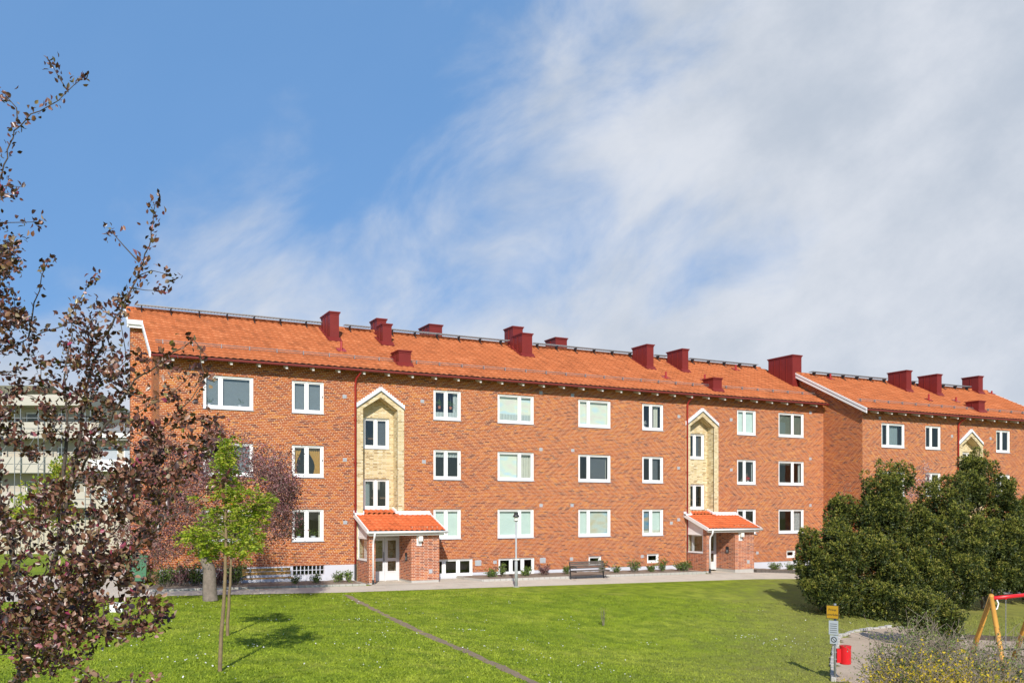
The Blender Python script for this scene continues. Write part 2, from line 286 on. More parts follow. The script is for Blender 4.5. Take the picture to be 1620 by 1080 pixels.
# ------------------------------------------------------------------ mesh building
def link(o, parent=None):
    C.collection.objects.link(o)
    if parent: o.parent = parent
    return o
def tag(o, label=None, cat=None, group=None, kind=None):
    for a, b in (('label', label), ('category', cat), ('group', group), ('kind', kind)):
        if b: o[a] = b
    return o
def empty(name, loc=(0, 0, 0), rz=0, label=None, cat=None, group=None):
    o = bpy.data.objects.new(name, None); link(o); o.location = loc; o.rotation_euler = (0, 0, rz); o.empty_display_size = .2
    return tag(o, label, cat, group)
def origin(o):
    p = Vector((0, 0, 0))
    while o is not None: p += o.location; o = o.parent
    return p
class MB:
    """collects faces, becomes ONE mesh object; uv is laid by face direction in metres"""
    def __init__(s): s.v = []; s.f = []; s.uv = {}
    def face(s, pts, uv=None):
        i = len(s.v); s.v += [tuple(p) for p in pts]; s.f.append(tuple(range(i, i+len(pts))))
        if uv: s.uv[len(s.f)-1] = uv
    def box(s, x0, x1, y0, y1, z0, z1):
        a = [(x0, y0, z0), (x1, y0, z0), (x1, y1, z0), (x0, y1, z0), (x0, y0, z1), (x1, y0, z1), (x1, y1, z1), (x0, y1, z1)]
        i = len(s.v); s.v += a
        for f in ((0, 3, 2, 1), (4, 5, 6, 7), (0, 1, 5, 4), (1, 2, 6, 5), (2, 3, 7, 6), (3, 0, 4, 7)): s.f.append(tuple(i+q for q in f))
        return s
    def prism(s, prof, axis, a, b):
        """prof: closed 2-D profile; axis 'x': profile in (y,z), 'y': profile in (x,z), 'z': profile in (x,y)"""
        P = {'x': lambda p, t: (t, p[0], p[1]), 'y': lambda p, t: (p[0], t, p[1]), 'z': lambda p, t: (p[0], p[1], t)}[axis]
        n = len(prof); i = len(s.v); s.v += [P(p, a) for p in prof]+[P(p, b) for p in prof]
        s.f.append(tuple(i+q for q in range(n))); s.f.append(tuple(i+n+q for q in reversed(range(n))))
        for q in range(n): r = (q+1) % n; s.f.append((i+q, i+n+q, i+n+r, i+r))
        return s
    def tube(s, pts, r, k=8, caps=True):
        pts = [Vector(p) for p in pts]; rs = r if isinstance(r, (list, tuple)) else [r]*len(pts)
        i0 = len(s.v); prev = None
        for j, p in enumerate(pts):
            d = (pts[min(j+1, len(pts)-1)]-pts[max(j-1, 0)]).normalized()
            if prev is None or abs(prev.dot(d)) > .98: a = d.orthogonal().normalized()
            else: a = (prev-d*prev.dot(d)).normalized()
            prev = a; b = d.cross(a)
            for q in range(k):
                t = 2*math.pi*q/k; s.v.append(tuple(p+(a*math.cos(t)+b*math.sin(t))*rs[j]))
        for j in range(len(pts)-1):
            for q in range(k):
                r_ = (q+1) % k; s.f.append((i0+j*k+q, i0+j*k+r_, i0+(j+1)*k+r_, i0+(j+1)*k+q))
        if caps: s.f.append(tuple(i0+q for q in reversed(range(k)))); s.f.append(tuple(i0+(len(pts)-1)*k+q for q in range(k)))
        return s
    def beam(s, p, q, w, h, up=(0, 0, 1)):
        p, q, up = Vector(p), Vector(q), Vector(up); d = (q-p).normalized(); a = d.cross(up).normalized()*w/2; b = a.cross(d).normalized()*h/2
        i = len(s.v); s.v += [tuple(x) for x in (p-a-b, p+a-b, p+a+b, p-a+b, q-a-b, q+a-b, q+a+b, q-a+b)]
        for f in ((0, 3, 2, 1), (4, 5, 6, 7), (0, 1, 5, 4), (1, 2, 6, 5), (2, 3, 7, 6), (3, 0, 4, 7)): s.f.append(tuple(i+t for t in f))
        return s
    def build(s, name, mat, parent=None, smooth=False, bevel=0, org=None):
        o_ = origin(parent) if (parent is not None and org is None) else Vector(org or (0, 0, 0))
        me = bpy.data.meshes.new(name); me.from_pydata([(x-o_.x, y-o_.y, z-o_.z) for x, y, z in s.v], [], s.f); me.update()
        uvl = me.uv_layers.new(name='UVMap'); d = np.zeros(len(me.loops)*2, 'f'); k = 0
        for fi, p in enumerate(me.polygons):
            c = s.uv.get(fi); n = p.normal
            for q, vi in enumerate(p.vertices):
                x, y, z = s.v[vi]
                if c: d[k], d[k+1] = c[q]
                elif abs(n.z) > .75: d[k], d[k+1] = x, y
                elif abs(n.y) >= abs(n.x): d[k], d[k+1] = x, z
                else: d[k], d[k+1] = y, z
                k += 2
        uvl.data.foreach_set('uv', d)
        if smooth: me.shade_smooth()
        me.materials.append(mat); ob = bpy.data.objects.new(name, me); link(ob, parent)
        if parent is None and org is not None: ob.location = o_
        if bevel: b = ob.modifiers.new('bevel', 'BEVEL'); b.width = bevel; b.segments = 1; b.limit_method = 'ANGLE'
        return ob
def npmesh(name, V, F, mat, parent=None, uv=None, smooth=False, org=None):
    """V (n,3) float array, F (m,k) int array"""
    o_ = origin(parent) if parent is not None else Vector(org or (0, 0, 0))
    V = np.asarray(V, 'f')-np.array(o_, 'f'); F = np.asarray(F, 'i'); m, k = F.shape
    me = bpy.data.meshes.new(name); me.vertices.add(len(V)); me.vertices.foreach_set('co', V.ravel())
    me.loops.add(m*k); me.loops.foreach_set('vertex_index', F.ravel()); me.polygons.add(m)
    me.polygons.foreach_set('loop_start', np.arange(0, m*k, k, dtype='i')); me.polygons.foreach_set('loop_total', np.full(m, k, 'i'))
    if uv is not None:
        l = me.uv_layers.new(name='UVMap'); l.data.foreach_set('uv', np.asarray(uv, 'f')[F.ravel()].ravel())
    me.update(calc_edges=True)
    if smooth: me.shade_smooth()
    me.materials.append(mat); ob = bpy.data.objects.new(name, me); link(ob, parent)
    if parent is None and org is not None: ob.location = o_
    return ob
def holed(mb, u0, u1, z0, z1, v, holes):
    """a wall in the plane y=v, facing the yard, with rectangular openings"""
    hs = [h for h in holes if h[0] < u1 and h[1] > u0 and h[2] < z1 and h[3] > z0]
    us = sorted({u0, u1} | {min(max(h[i], u0), u1) for h in hs for i in (0, 1)}); zs = sorted({z0, z1} | {min(max(h[i], z0), z1) for h in hs for i in (2, 3)})
    for a, b in zip(us, us[1:]):
        for c, d in zip(zs, zs[1:]):
            um, zm = (a+b)/2, (c+d)/2
            if any(h[0] < um < h[1] and h[2] < zm < h[3] for h in hs): continue
            mb.face([(a, v, c), (b, v, c), (b, v, d), (a, v, d)])
def reveals(mb, holes, v, dep, z0=-9, z1=99):
    for a, b, c, d in holes:
        c2, d2 = max(c, z0), min(d, z1)
        if c2 >= d2: continue
        mb.face([(a, v, c2), (a, v, d2), (a, v+dep, d2), (a, v+dep, c2)]); mb.face([(b, v, c2), (b, v+dep, c2), (b, v+dep, d2), (b, v, d2)])
        if d <= z1: mb.face([(a, v, d), (b, v, d), (b, v+dep, d), (a, v+dep, d)])
        if c >= z0: mb.face([(a, v, c), (a, v+dep, c), (b, v+dep, c), (b, v, c)])

# ------------------------------------------------------------------ ground
def axis(a, b, fine0, fine1, s):
    x = [a]
    while x[-1] < b:
        g = s if fine0 <= x[-1] <= fine1 else max(s, .12*min(abs(x[-1]-fine0), abs(x[-1]-fine1))+s)
        if x[-1] < fine0: g = min(g, max(s, fine0-x[-1]))
        x.append(x[-1]+g)
    return np.array(x)
def sheet(name, us, vs, mat, lift, keep=None, kind='structure'):
    V = np.array([(u, v, G(u, v)+lift) for v in vs for u in us]); n = len(us); F = []
    for j in range(len(vs)-1):
        for i in range(n-1):
            if keep is None or keep((us[i]+us[i+1])/2, (vs[j]+vs[j+1])/2): F.append((j*n+i, j*n+i+1, (j+1)*n+i+1, (j+1)*n+i))
    F = np.array(F); used = np.unique(F); mp_ = -np.ones(len(V), int); mp_[used] = np.arange(len(used))
    return tag(npmesh(name, V[used], mp_[F], mat, smooth=True), kind=kind)
sheet('ground', axis(-900, 1200, -12, 62, .8), axis(-300, 1500, 6, 44, .8), GRASS, 0)
sheet('path', np.arange(-14, 43.4, .35), np.array([35.95, 36.6, 37.3, 38.25]), PATH, .012)
sheet('far_path', np.arange(40, 62, .4), np.array([28.8, 29.6, 30.4]), PATH, .012)
sheet('paved_yard', np.arange(-24, 3.6, .6), np.arange(38.25, 50, .6), PATH, .012)
for a in (0, 19.36):
    sheet('porch_paving', np.array([12.75, 14, 15, 16, 17.2, 18.75]) if a == 0 else np.array([32.1, 33.5, 35, 36.6, 38.0]), np.array([38.25, 39, 39.8, 40.66]), PATH, .016)

# playground surface: everything inside an outline of ground points
def inpoly(poly, x, y):
    c = False; j = len(poly)-1
    for i in range(len(poly)):
        xi, yi = poly[i]; xj, yj = poly[j]
        if (yi > y) != (yj > y) and x < (xj-xi)*(y-yi)/(yj-yi)+xi: c = not c
        j = i
    return c
pgpx = [(1322, 1076), (1321, 1035), (1328, 1010), (1360, 998), (1420, 992), (1500, 1000), (1525, 1004), (1620, 1010), (1760, 1016)]
pg = [gh(*p) for p in pgpx]; pgp = [(p.x, p.y) for p in pg]+[(30, 10), (17, 9), (pg[0].x-.3, pg[0].y-3)]
rn = random.Random(5)
sheet('playground', np.arange(13, 40, .22), np.arange(8, 34, .22), GRAVEL, .02, lambda x, y: inpoly(pgp, x+rn.uniform(-.12, .12), y+rn.uniform(-.12, .12)))

# ------------------------------------------------------------------ windows
GO = [0]
def fabric(parent, mat, u0, u1, z0, z1, v, folds=0, name='curtain', gather=0, holes=None):
    """cloth with folds; gather > 0 pulls the outer lower half to one side"""
    n = max(4, int((u1-u0)*(folds or 4)*4)) if folds else 2; m = 8 if gather else 2
    V = []; UVs = []; F = []
    for j in range(m+1):
        t = j/m; z = z1+(z0-z1)*t
        for i in range(n+1):
            s_ = i/n; x = u0+(u1-u0)*s_
            if gather: w = 1-.55*math.sin(min(t*1.5, 1)*math.pi*.5)**2*(1 if t < .75 else 1-(t-.75)); x = (u0+(x-u0)*w) if gather == 1 else (u1-(u1-x)*w)
            V.append((x, v+(.025*math.sin(s_*n*1.55) if folds else 0), z)); UVs.append((u0+(u1-u0)*s_, z))
    for j in range(m):
        for i in range(n): a = j*(n+1)+i; F.append((a, a+n+1, a+n+2, a+1))
    return npmesh(name, V, F, mat, parent, uv=UVs, smooth=True)
def window(parent, u0, u1, z0, z1, v, splits=(.5,), cover=(), handle=None, rec=.055, dep=.11, fw=.085, sw=.065, bot=.13, sill=True, ajar=None):
    """white frame with sashes; splits = mullion places as fractions; parts: frame > pane, sash, sill, curtain"""
    f = MB(); y0, y1 = v+rec, v+rec+dep
    f.box(u0, u0+fw, y0, y1, z0, z1); f.box(u1-fw, u1, y0, y1, z0, z1)
    f.box(u0+fw, u1-fw, y0, y1, z1-fw*.8, z1); f.box(u0+fw, u1-fw, y0, y1, z0, z0+bot)
    xs = [u0+fw]+[u0+(u1-u0)*s_ for s_ in splits]+[u1-fw]
    for x in xs[1:-1]: f.box(x-.035, x+.035, y0, y1, z0+bot, z1-fw*.8)
    fo = f.build('window', WHITE, parent)
    for k in range(len(xs)-1):
        a = xs[k]+(.035 if k else 0); b = xs[k+1]-(.035 if k < len(xs)-2 else 0); c, d = z0+bot, z1-fw*.8; ys = y0+.035
        s_ = MB(); t = .05
        s_.box(a, a+sw, ys, ys+t, c, d); s_.box(b-sw, b, ys, ys+t, c, d); s_.box(a+sw, b-sw, ys, ys+t, d-sw*.8, d); s_.box(a+sw, b-sw, ys, ys+t, c, c+sw*.7)
        so_ = s_.build('sash', WHITE, fo)
        g = MB(); g.box(a+sw, b-sw, ys+.02, ys+.028, c+sw*.7, d-sw*.8); g_ = g.build('pane', GLASS, fo)
        if ajar == k:   # a sash open a crack, hinged at its left
            for o in (so_, g_): o.delta_rotation_euler = (0, 0, 0)
    if sill:
        m = MB(); m.prism([(v-.05, z0-.02), (v-.05, z0-.005), (v+rec+.01, z0+.03), (v+rec+.01, z0-.02)], 'x', u0-.02, u1+.02); m.build('sill', GREY, fo)
    yc = v+rec+dep+.06; ia, ib, ic, id_ = u0+fw*.6, u1-fw*.6, z0+bot*.7, z1-.03
    W_ = ib-ia
    for c in cover:
        kind, mat, *a = c
        if kind == 'blind':            # fraction from, fraction to, drop
            fabric(fo, mat, ia+W_*a[0], ib-W_*(1-a[1]), id_-(id_-ic)*a[2], id_, yc, 0, 'blind')
        elif kind == 'curtain': fabric(fo, mat, ia+W_*a[0], ia+W_*a[1], ic, id_, yc+.05, 7)
        elif kind == 'tied': fabric(fo, mat, ia+W_*a[0], ia+W_*a[1], ic, id_, yc+.05, 9, gather=a[2])
        elif kind == 'valance': fabric(fo, mat, ia, ib, id_-(id_-ic)*a[0], id_, yc+.03, 7)
        elif kind == 'cafe': fabric(fo, mat, ia, ib, ic, ic+(id_-ic)*a[0], yc-.02, 6)
    if handle: h = MB(); h.box(u1-.075, u1-.045, y0-.02, y0-.002, handle, handle+.09); h.build('latch', BLACK, fo)
    return fo
def niche(b, v, uo, zo, floor_z):
    """yellow brick stair tower set into the facade, arched in a point, two windows; returns the facade hole"""
    o0, o1, i0, i1, apx, spr = 12.79+uo, 15.14+uo, 13.09+uo, 14.80+uo, 9.06+zo, 8.22+zo
    m = (o0+o1)/2; pr = v-.03; bk = v+.55
    fr = MB(); fr.box(o0, i0, pr, v+.02, floor_z, spr-.05); fr.box(i1, o1, pr, v+.02, floor_z, spr-.05)
    iap, isp = apx-.32, spr-.22
    for sgn, a, b_ in ((1, o0, i0), (-1, o1, i1)):
        prof = [(a, spr-.05), (b_, spr-.05), (b_, isp+.17), (m, iap), (m, apx-.02), (a, spr)]
        prof = [(a, spr-.05), (b_, spr-.05), (m, iap), (m, apx-.02), (a, spr)]
        fr.prism(prof if sgn == 1 else prof[::-1], 'y', pr, v+.02)
    # inner cheeks, sloping vault and back wall with openings
    fr.face([(i0, pr, floor_z), (i0, bk, floor_z), (i0, bk, spr-.05), (i0, pr, spr-.05)]); fr.face([(i1, bk, floor_z), (i1, pr, floor_z), (i1, pr, spr-.05), (i1, bk, spr-.05)])
    fr.face([(i0, pr, spr-.05), (i0, bk, spr-.05), (m, bk, iap), (m, pr, iap)]); fr.face([(m, pr, iap), (m, bk, iap), (i1, bk, spr-.05), (i1, pr, spr-.05)])
    hs = [(13.27+uo, 14.60+uo, 6.32+zo, 7.80+zo), (13.27+uo, 14.60+uo, 3.40+zo, 4.88+zo)]
    holed(fr, i0, i1, floor_z, spr-.05, bk, hs); fr.face([(i0, bk, spr-.05), (i1, bk, spr-.05), (m, bk, iap)]); reveals(fr, hs, bk, .12)
    fr.build('stair_tower', YBRICK, b)
    for h in hs: window(b, *h, bk+.02, (.5,), cover=[('blind', GREYG, .5, 1, .95)] if h is hs[0] else [('curtain', TEAL, 0, .3)])
    # stepped white verge along the point
    cp = MB(); n = 11
    sl_ = (apx-spr)/(m-o0)
    for sgn in (1, -1):
        for k in range(n):
            xa = o0-.03+(m-o0+.03)*k/n; xb = o0-.03+(m-o0+.03)*(k+1)/n
            z_a = spr-.01+(xa-o0)*sl_; z_b = spr-.01+(xb-o0)*sl_; top = z_b+.17
            p = [(xa, z_a), (xb, z_b), (xb, top), (xa, top)]
            if sgn < 0: p = [(2*m-x, z) for x, z in p][::-1]
            cp.prism(p, 'y', pr-.02, v+.01)
    cp.build('stepped_verge', LEADF, b)
    ln = MB()
    ln.beam((o0-.02, pr-.05, spr-.02), (m, pr-.05, apx-.02), .05, .03); ln.beam((m, pr-.05, apx-.02), (o1+.02, pr-.05, spr-.02), .05, .03); ln.build('verge_strip', STEEL, b)
    return (o0, o1, floor_z, spr-.05), (o0, o1, m, spr-.05, apx)
def tiles(parent, name, mat, u0, u1, v0, v1, z0, slope, tw=.30, th=.36, amp=.017, step=.04):
    L = (v1-v0)*math.sqrt(1+slope*slope); nr = max(1, round(L/th)); nc = int(round((u1-u0)/tw*6)); c = 1/math.sqrt(1+slope*slope)
    us = np.linspace(u0, u1, nc+1); ph = (us-u0)/tw*2*np.pi; prof = amp*(np.sin(ph)+.35*np.sin(2*ph+.7))
    rows = []
    for r in range(nr):
        rows += [(L*r/nr-(.05 if r else 0), step), (L*(r+.5)/nr, step*.55), (L*(r+1)/nr, .0)]
    rng = np.random.RandomState(3); V = []; UVs = []
    jit = rng.rand(nr, int((u1-u0)/tw)+2)*.008
    for q, (s_, h) in enumerate(rows):
        r = q//3; hh = h+prof+jit[r][np.minimum(((us-u0)/tw+1e-4).astype(int), jit.shape[1]-1)]
        y = v0+s_*c-hh*slope*c; z = z0+s_*slope*c+hh*c
        V.append(np.stack([us, y, z], 1)); UVs.append(np.stack([us-u0+.001, np.full_like(us, min(max(s_, r*L/nr)+.001, (r+1)*L/nr-.003)/(L/nr)*th)], 1))
    V = np.concatenate(V); UVs = np.concatenate(UVs); n = nc+1; F = []
    J = np.arange(len(rows)-1)[:, None]*n; I = np.arange(nc)[None, :]; a = (J+I).ravel(); F = np.stack([a, a+1, a+n+1, a+n], 1)
    return npmesh(name, V, F, mat, parent, uv=UVs)
def chimney(b, u0, u1, v0, v1, zt, zb, roofz):
    m = MB(); m.box(u0, u1, v0, v1, zb, zt-.1)
    n = max(1, round((v1-v0)/.55))
    for k in range(1, n): y = v0+(v1-v0)*k/n; m.box(u0-.03, u0, y-.012, y+.012, zb, zt-.1); m.box(u1, u1+.03, y-.012, y+.012, zb, zt-.1)
    if u1-u0 > .95: x = (u0+u1)/2; m.box(x-.012, x+.012, v0-.025, v0, zb, zt-.1)
    o = m.build('chimney', RED, b)
    c = MB(); c.prism([(u0-.02, v0-.02), (u1+.02, v0-.02), (u1+.02, v1+.02), (u0-.02, v1+.02)], 'z', zt-.14, zt-.06); c.box(u0-.06, u1+.06, v0-.06, v1+.06, zt-.06, zt)
    c.box(u0+.12, u1-.12, v0+.15, v1-.15, zt, zt+.025); c.build('chimney_cap', RED, o)
    f = MB(); zf = lambda y: roofz(y)+.065
    if v0 < roofz.ridge:
        ve = min(v1, roofz.ridge)+.02
        for x0, x1 in ((u0-.13, u0+.01), (u1-.01, u1+.13)): f.prism([(v0-.13, zf(v0-.13)), (v0-.13, zf(v0-.13)-.04), (ve, zf(ve)-.04), (ve, zf(ve))], 'x', x0, x1)
        f.prism([(v0-.16, zf(v0-.16)-.03), (v0+.01, zf(v0)-.03), (v0+.01, zf(v0)+.12), (v0-.005, zf(v0)+.1), (v0-.16, zf(v0-.16))], 'x', u0-.09, u1+.09)
        f.build('chimney_flashing', RED, o)
    return o
class Roof:
    def __init__(s, v0, z0, slope, ridge): s.v0, s.z0, s.s, s.ridge = v0, z0, slope, ridge; s.zr = z0+(ridge-v0)*slope
    def __call__(s, v): return s.z0+(v-s.v0)*s.s if v <= s.ridge else s.zr-(v-s.ridge)*s.s
    def hit(s, px, py):
        r = ray(px, py); t = (s.z0-s.s*s.v0-HC)/(r.z-s.s*r.y); return Vector((r.x*t, r.y*t, HC+r.z*t))
def put_chimneys(b, rf, lst, behind=()):
    for xb, xf, xr, yt, yb in lst:
        if yb is None or isinstance(yb, tuple): v0 = yb[0]; u0 = U(xf, v0)
        else: p = rf.hit(xf, yb); u0, v0 = p.x, p.y
        u1 = U(xr, v0); rr = ray(xb); v1 = max(v0+.5, u0*rr.y/rr.x); zt = onv(xf, yt, v0).z
        chimney(b, u0, u1, v0, v1, zt, min(rf(v0), rf(v1))-.3, rf)
def vent_pipe(b, rf, px, y0, y1):
    p = rf.hit(px, y1); zt = onv(px, y0, p.y).z; m = MB(); m.tube([(p.x, p.y, p.z-.1), (p.x, p.y, zt)], .06, 8)
    q = .22; m.face([(p.x-q, p.y-q, rf(p.y-q)+.06), (p.x+q, p.y-q, rf(p.y-q)+.06), (p.x+q, p.y+q, rf(p.y+q)+.06), (p.x-q, p.y+q, rf(p.y+q)+.06)]); m.build('vent_pipe', REDP, b)
def down_pipe(b, u, v, zt, zb, mat=None, black=.7, r=.05):
    m = MB(); m.tube([(u+.14, v-.5, zt), (u+.12, v-.48, zt-.14), (u+.02, v-.2, zt-.34), (u, v-.09, zt-.55), (u, v-.09, zb+black)], r, 8)
    for z in np.arange(zb+1.5, zt-.8, 2.0): m.box(u-.07, u+.07, v-.10, v, z, z+.04)
    o = m.build('downpipe', mat or REDP, b, smooth=True)
    if black: k = MB(); k.tube([(u, v-.09, zb+black), (u, v-.09, zb)], r+.008, 8); k.build('pipe_shoe', BLACK, o)
def eaves(b, rf, u0, u1, v, zoff, first, sp=1.2):
    g = MB(); zt = rf.z0-.035; ye = rf.v0
    g.prism([(ye-.10, zt), (ye-.09, zt-.07), (ye-.04, zt-.10), (ye+.02, zt-.07), (ye+.03, zt), (ye+.02, zt), (ye-.035, zt-.08), (ye-.085, zt-.06), (ye-.09, zt)], 'x', u0, u1)
    g.build('gutter', DRED, b)
    s_ = MB(); s_.prism([(ye+.03, rf(ye+.03)-.03), (ye+.03, rf(ye+.03)-.10), (v+.02, rf(v)-.10), (v+.02, rf(v)-.03)], 'x', u0+.05, u1-.05); s_.build('soffit', SOFF, b)
    n = 0; u = first
    while u < u1-.1:
        t = MB(); t.prism([(ye+.035, rf(ye)-.09), (ye+.045, rf(ye)-.25), (v, rf(v)-.42), (v, rf(v)-.12)], 'x', u-.05, u+.05); t.build('rafter_tail', WOODW, b); u += sp
def ridge_walk(b, rf, spans, u0, u1, mat=None):
    m = MB(); n = int((u1-u0)/.4)
    for k in range(n): a = u0+(u1-u0)*k/n; m.tube([(a, rf.ridge, rf.zr-.02), (a+(u1-u0)/n*1.05, rf.ridge, rf.zr+.0)], [.14, .12], 8)
    m.build('ridge_tiles', TILE, b, smooth=True)
    for a, c in spans:
        w = MB(); y = rf.ridge-.28; z = rf(y)+.30
        for k in range(5): w.box(a, c, y-.16+.08*k-.012, y-.16+.08*k+.012, z, z+.03)
        x = a
        while x < c: w.box(x, x+.02, y-.17, y+.17, z-.012, z-.001); x += .15
        o = w.build('ridge_walkway', STEEL, b); x = a+.3
        while x < c:
            k = MB(); k.prism([(y-.17, z-.02), (y-.02, rf(y)+.05), (y+.08, rf(y+.08)+.05), (y+.17, z-.02)], 'x', x-.02, x+.02); k.beam((x, y-.25, rf(y-.25)+.06), (x, y+.1, rf(y+.1)+.06), .05, .02)
            k.build('walkway_bracket', BLACK, o); x += 1.3
def snow_guard(b, rf, spans, v):
    for a, c in spans:
        z = rf(v); m = MB(); m.tube([(a, v, z+.20), (c, v, z+.20)], .015, 6); m.tube([(a, v-.03, z+.11), (c, v-.03, z+.11)], .009, 6)
        x = a+.3
        while x < c: m.prism([(v-.02, z+.24), (v-.05, z+.05), (v+.16, rf(v+.16)+.05)], 'x', x-.012, x+.012); x += 1.22
        m.build('snow_guard', STEEL, b)
def gable_end(mb, u, v0, v1, rf, zlow, flip=False):
    p = [(u, v0, zlow), (u, v1, zlow), (u, v1, rf(v1)-.05)]
    if v0 < rf.ridge < v1: p.append((u, rf.ridge, rf.zr-.05))
    p.append((u, v0, rf(v0)-.05)); mb.face(p[::-1])
def vents(b, v, lst):
    for px, py, big in lst:
        p = onv(px, py, v); w, h = (.17, .14) if big else (.095, .085); m = MB(); m.box(p.x-w, p.x+w, v-.014, v, p.z-h, p.z+h)
        for k in range(4): m.box(p.x-w*.8, p.x+w*.8, v-.02, v-.014, p.z-h*.7+k*h*.4, p.z-h*.55+k*h*.4)
        m.build('wall_vent', GREY, b)

# ------------------------------------------------------------------ the long brick block
V1 = 40.7; b1 = empty('apartment_block', (23, V1, 0), label='long red brick apartment block with orange tiled roof spanning the yard', cat='apartment building')
rf1 = Roof(40.15, 9.95, .5225, 45.7)
FH = 2.93; WT = 9.28; WB = 7.80
cols1 = [(321, 401, .35), (461.7, 512.5, .47), (685.7, 729.5, .47), (787.3, 845, .615), (915, 966.5, .33), (1016.2, 1049.8, .44), (1166.2, 1196.4, .43), (1231.8, 1272.3, .58)]
sheerG = lambda: [('blind', SHEER, 0, 1, 1)]
cov = {(0, 0): sheerG(), (0, 1): [('curtain', SHEER, .6, 1), ('curtain', CREAM, 0, .15)], (0, 2): [('curtain', CREAM, .8, 1)],
 (1, 0): [('blind', SHEER, 0, 1, .97)], (1, 1): [('tied', GOLD, 0, .36, 1), ('tied', GOLD, .52, .98, 2)], (1, 2): [('curtain', CREAM, .9, 1)],
 (2, 0): [('cafe', LACE, .24), ('curtain', LACE, .8, 1)], (2, 1): [('valance', LACE, .24)], (2, 2): [('blind', MINT, 0, 1, 1)],
 (3, 0): [('blind', IRID, 0, 1, 1), ('cafe', LACE, .3)], (3, 1): [('blind', IRID, 0, .58, 1), ('curtain', CREAM, .64, 1)], (3, 2): [('blind', MINT, 0, 1, 1)],
 (4, 0): [('blind', IRID, 0, 1, 1)], (4, 1): [('blind', GREYG, .34, .92, 1), ('curtain', CREAM, .84, .95)], (4, 2): [('blind', MINT, 0, .3, 1), ('blind', BLUEB, .34, 1, 1)],
 (5, 0): [('curtain', CREAM, .66, .86)], (5, 1): [('blind', GREYG, .5, .85, 1)], (5, 2): [('blind', ORB, 0, .45, .82), ('cafe', CREAM, .16), ('blind', MINT, .48, 1, 1)],
 (6, 0): [('curtain', TEAL, 0, .4), ('blind', MINT, 0, 1, 1)], (6, 1): [('curtain', LACE, .93, 1)], (6, 2): [],
 (7, 0): [('blind', OLIVE, 0, 1, 1)], (7, 1): [('blind', CREAM, 0, .58, .14), ('curtain', LACE, .9, 1)], (7, 2): [('curtain', PATT, .72, .98)]}
holes = []; wins = []
for c, (a, b, s_) in enumerate(cols1):
    for r in range(3):
        h = (U(a, V1), U(b, V1), WB-FH*r, WT-FH*r); holes.append(h); wins.append((h, s_, cov[(c, r)], c, r))
bw = [((U(694, V1)-.55, U(748.1, V1), .10, .95), (.36, .68)), ((U(788.7, V1), U(845.8, V1), .08, .92), (.36, .68)), ((U(931.3, V1), U(951.7, V1), .38, .90), ()), ((U(1023.7, V1), U(1042.8, V1), .42, .94), ()), ((U(1244.5, V1), U(1258.8, V1), .45, .92), ())]
gbw = [(U(463.3, V1), U(512.9, V1), .42, .84), (U(366, V1), U(391, V1), .42, .84)]
for h, _ in bw: holes.append(h)
holes += gbw
UL, UR = 4.11, 42.9
wall = MB(); nh = []; tri = []
for uo in (0, 19.36):
    a, t = niche(b1, V1, uo, 0, -.05 if uo == 0 else -.2); nh.append(a); tri.append(t)
ZT = 10.16
NZ = [(t[0], t[1], t[3], t[4]+.02) for t in tri]
holed(wall, UL, 12.7, .84, ZT, V1, holes); holed(wall, 12.7, UR, .26, ZT, V1, holes+nh+NZ); wall.face([(12.7, V1, .26), (12.79, V1, .26), (12.79, V1, .84), (12.7, V1, .84)])
for o0, o1, m_, sp_, ap_ in tri:
    wall.face([(o0, V1, sp_), (m_, V1, ap_), (m_, V1, ap_+.02), (o0, V1, ap_+.02)]); wall.face([(m_, V1, ap_), (o1, V1, sp_), (o1, V1, ap_+.02), (m_, V1, ap_+.02)])
reveals(wall, holes, V1, .13, .26)
UB = 3.23; VR = 44.1
gable_end(wall, UL, V1, VR, rf1, -.3); wall.face([(UB, VR, -.3), (UL, VR, -.3), (UL, VR, rf1(VR)-.05), (UB, VR, rf1(VR)-.05)])
gable_end(wall, UB, VR, VR+.5, rf1, -.3); wall.face([(UB, VR+.5, -.3), (UB, VR+.5, 12), (3.95, VR+.5, 12), (3.95, VR+.5, -.3)])
gable_end(wall, 3.95, VR+.5, 51, rf1, -.3); wall.face([(3.95, 51, -.3), (3.95, 51, 10.1), (42.9, 51, 10.1), (42.9, 51, -.3)])
wall.build('brick_wall', BRICK, b1)
pl = MB(); holed(pl, UL, 12.7, -.3, .84, V1+.012, holes); holed(pl, 12.7, UR, -.6, .26, V1+.012, holes+nh); reveals(pl, holes, V1+.012, .12, -.6, .26)
pl.face([(12.7, V1+.013, .26), (12.7, V1+.013, .84), (12.7, V1-.0, .84), (12.7, V1, .26)]); pl.build('plinth', PLINTH, b1)
for h, s_, cv, c, r in wins: window(b1, *h, V1, (s_,), cv, handle=(h[2]+.75 if (c, r) in ((1, 0), (2, 1), (1, 1)) else None))
for h, s_ in bw: window(b1, *h, V1, s_, (), sill=False, fw=.07, bot=.10)
for k, h in enumerate(gbw):
    m = MB(); n = 8 if k == 0 else 4
    for i in range(n+1): x = h[0]+(h[1]-h[0])*i/n; m.box(x-.014, x+.014, V1+.02, V1+.1, h[2], h[3])
    for i in range(3): z = h[2]+(h[3]-h[2])*i/2; m.box(h[0], h[1], V1+.025, V1+.1, z-.014, z+.014)
    o = m.build('glass_block_window', PLINTH, b1); g = MB(); g.box(h[0], h[1], V1+.05, V1+.09, h[2], h[3]); g.build('pane', GLASS, o)
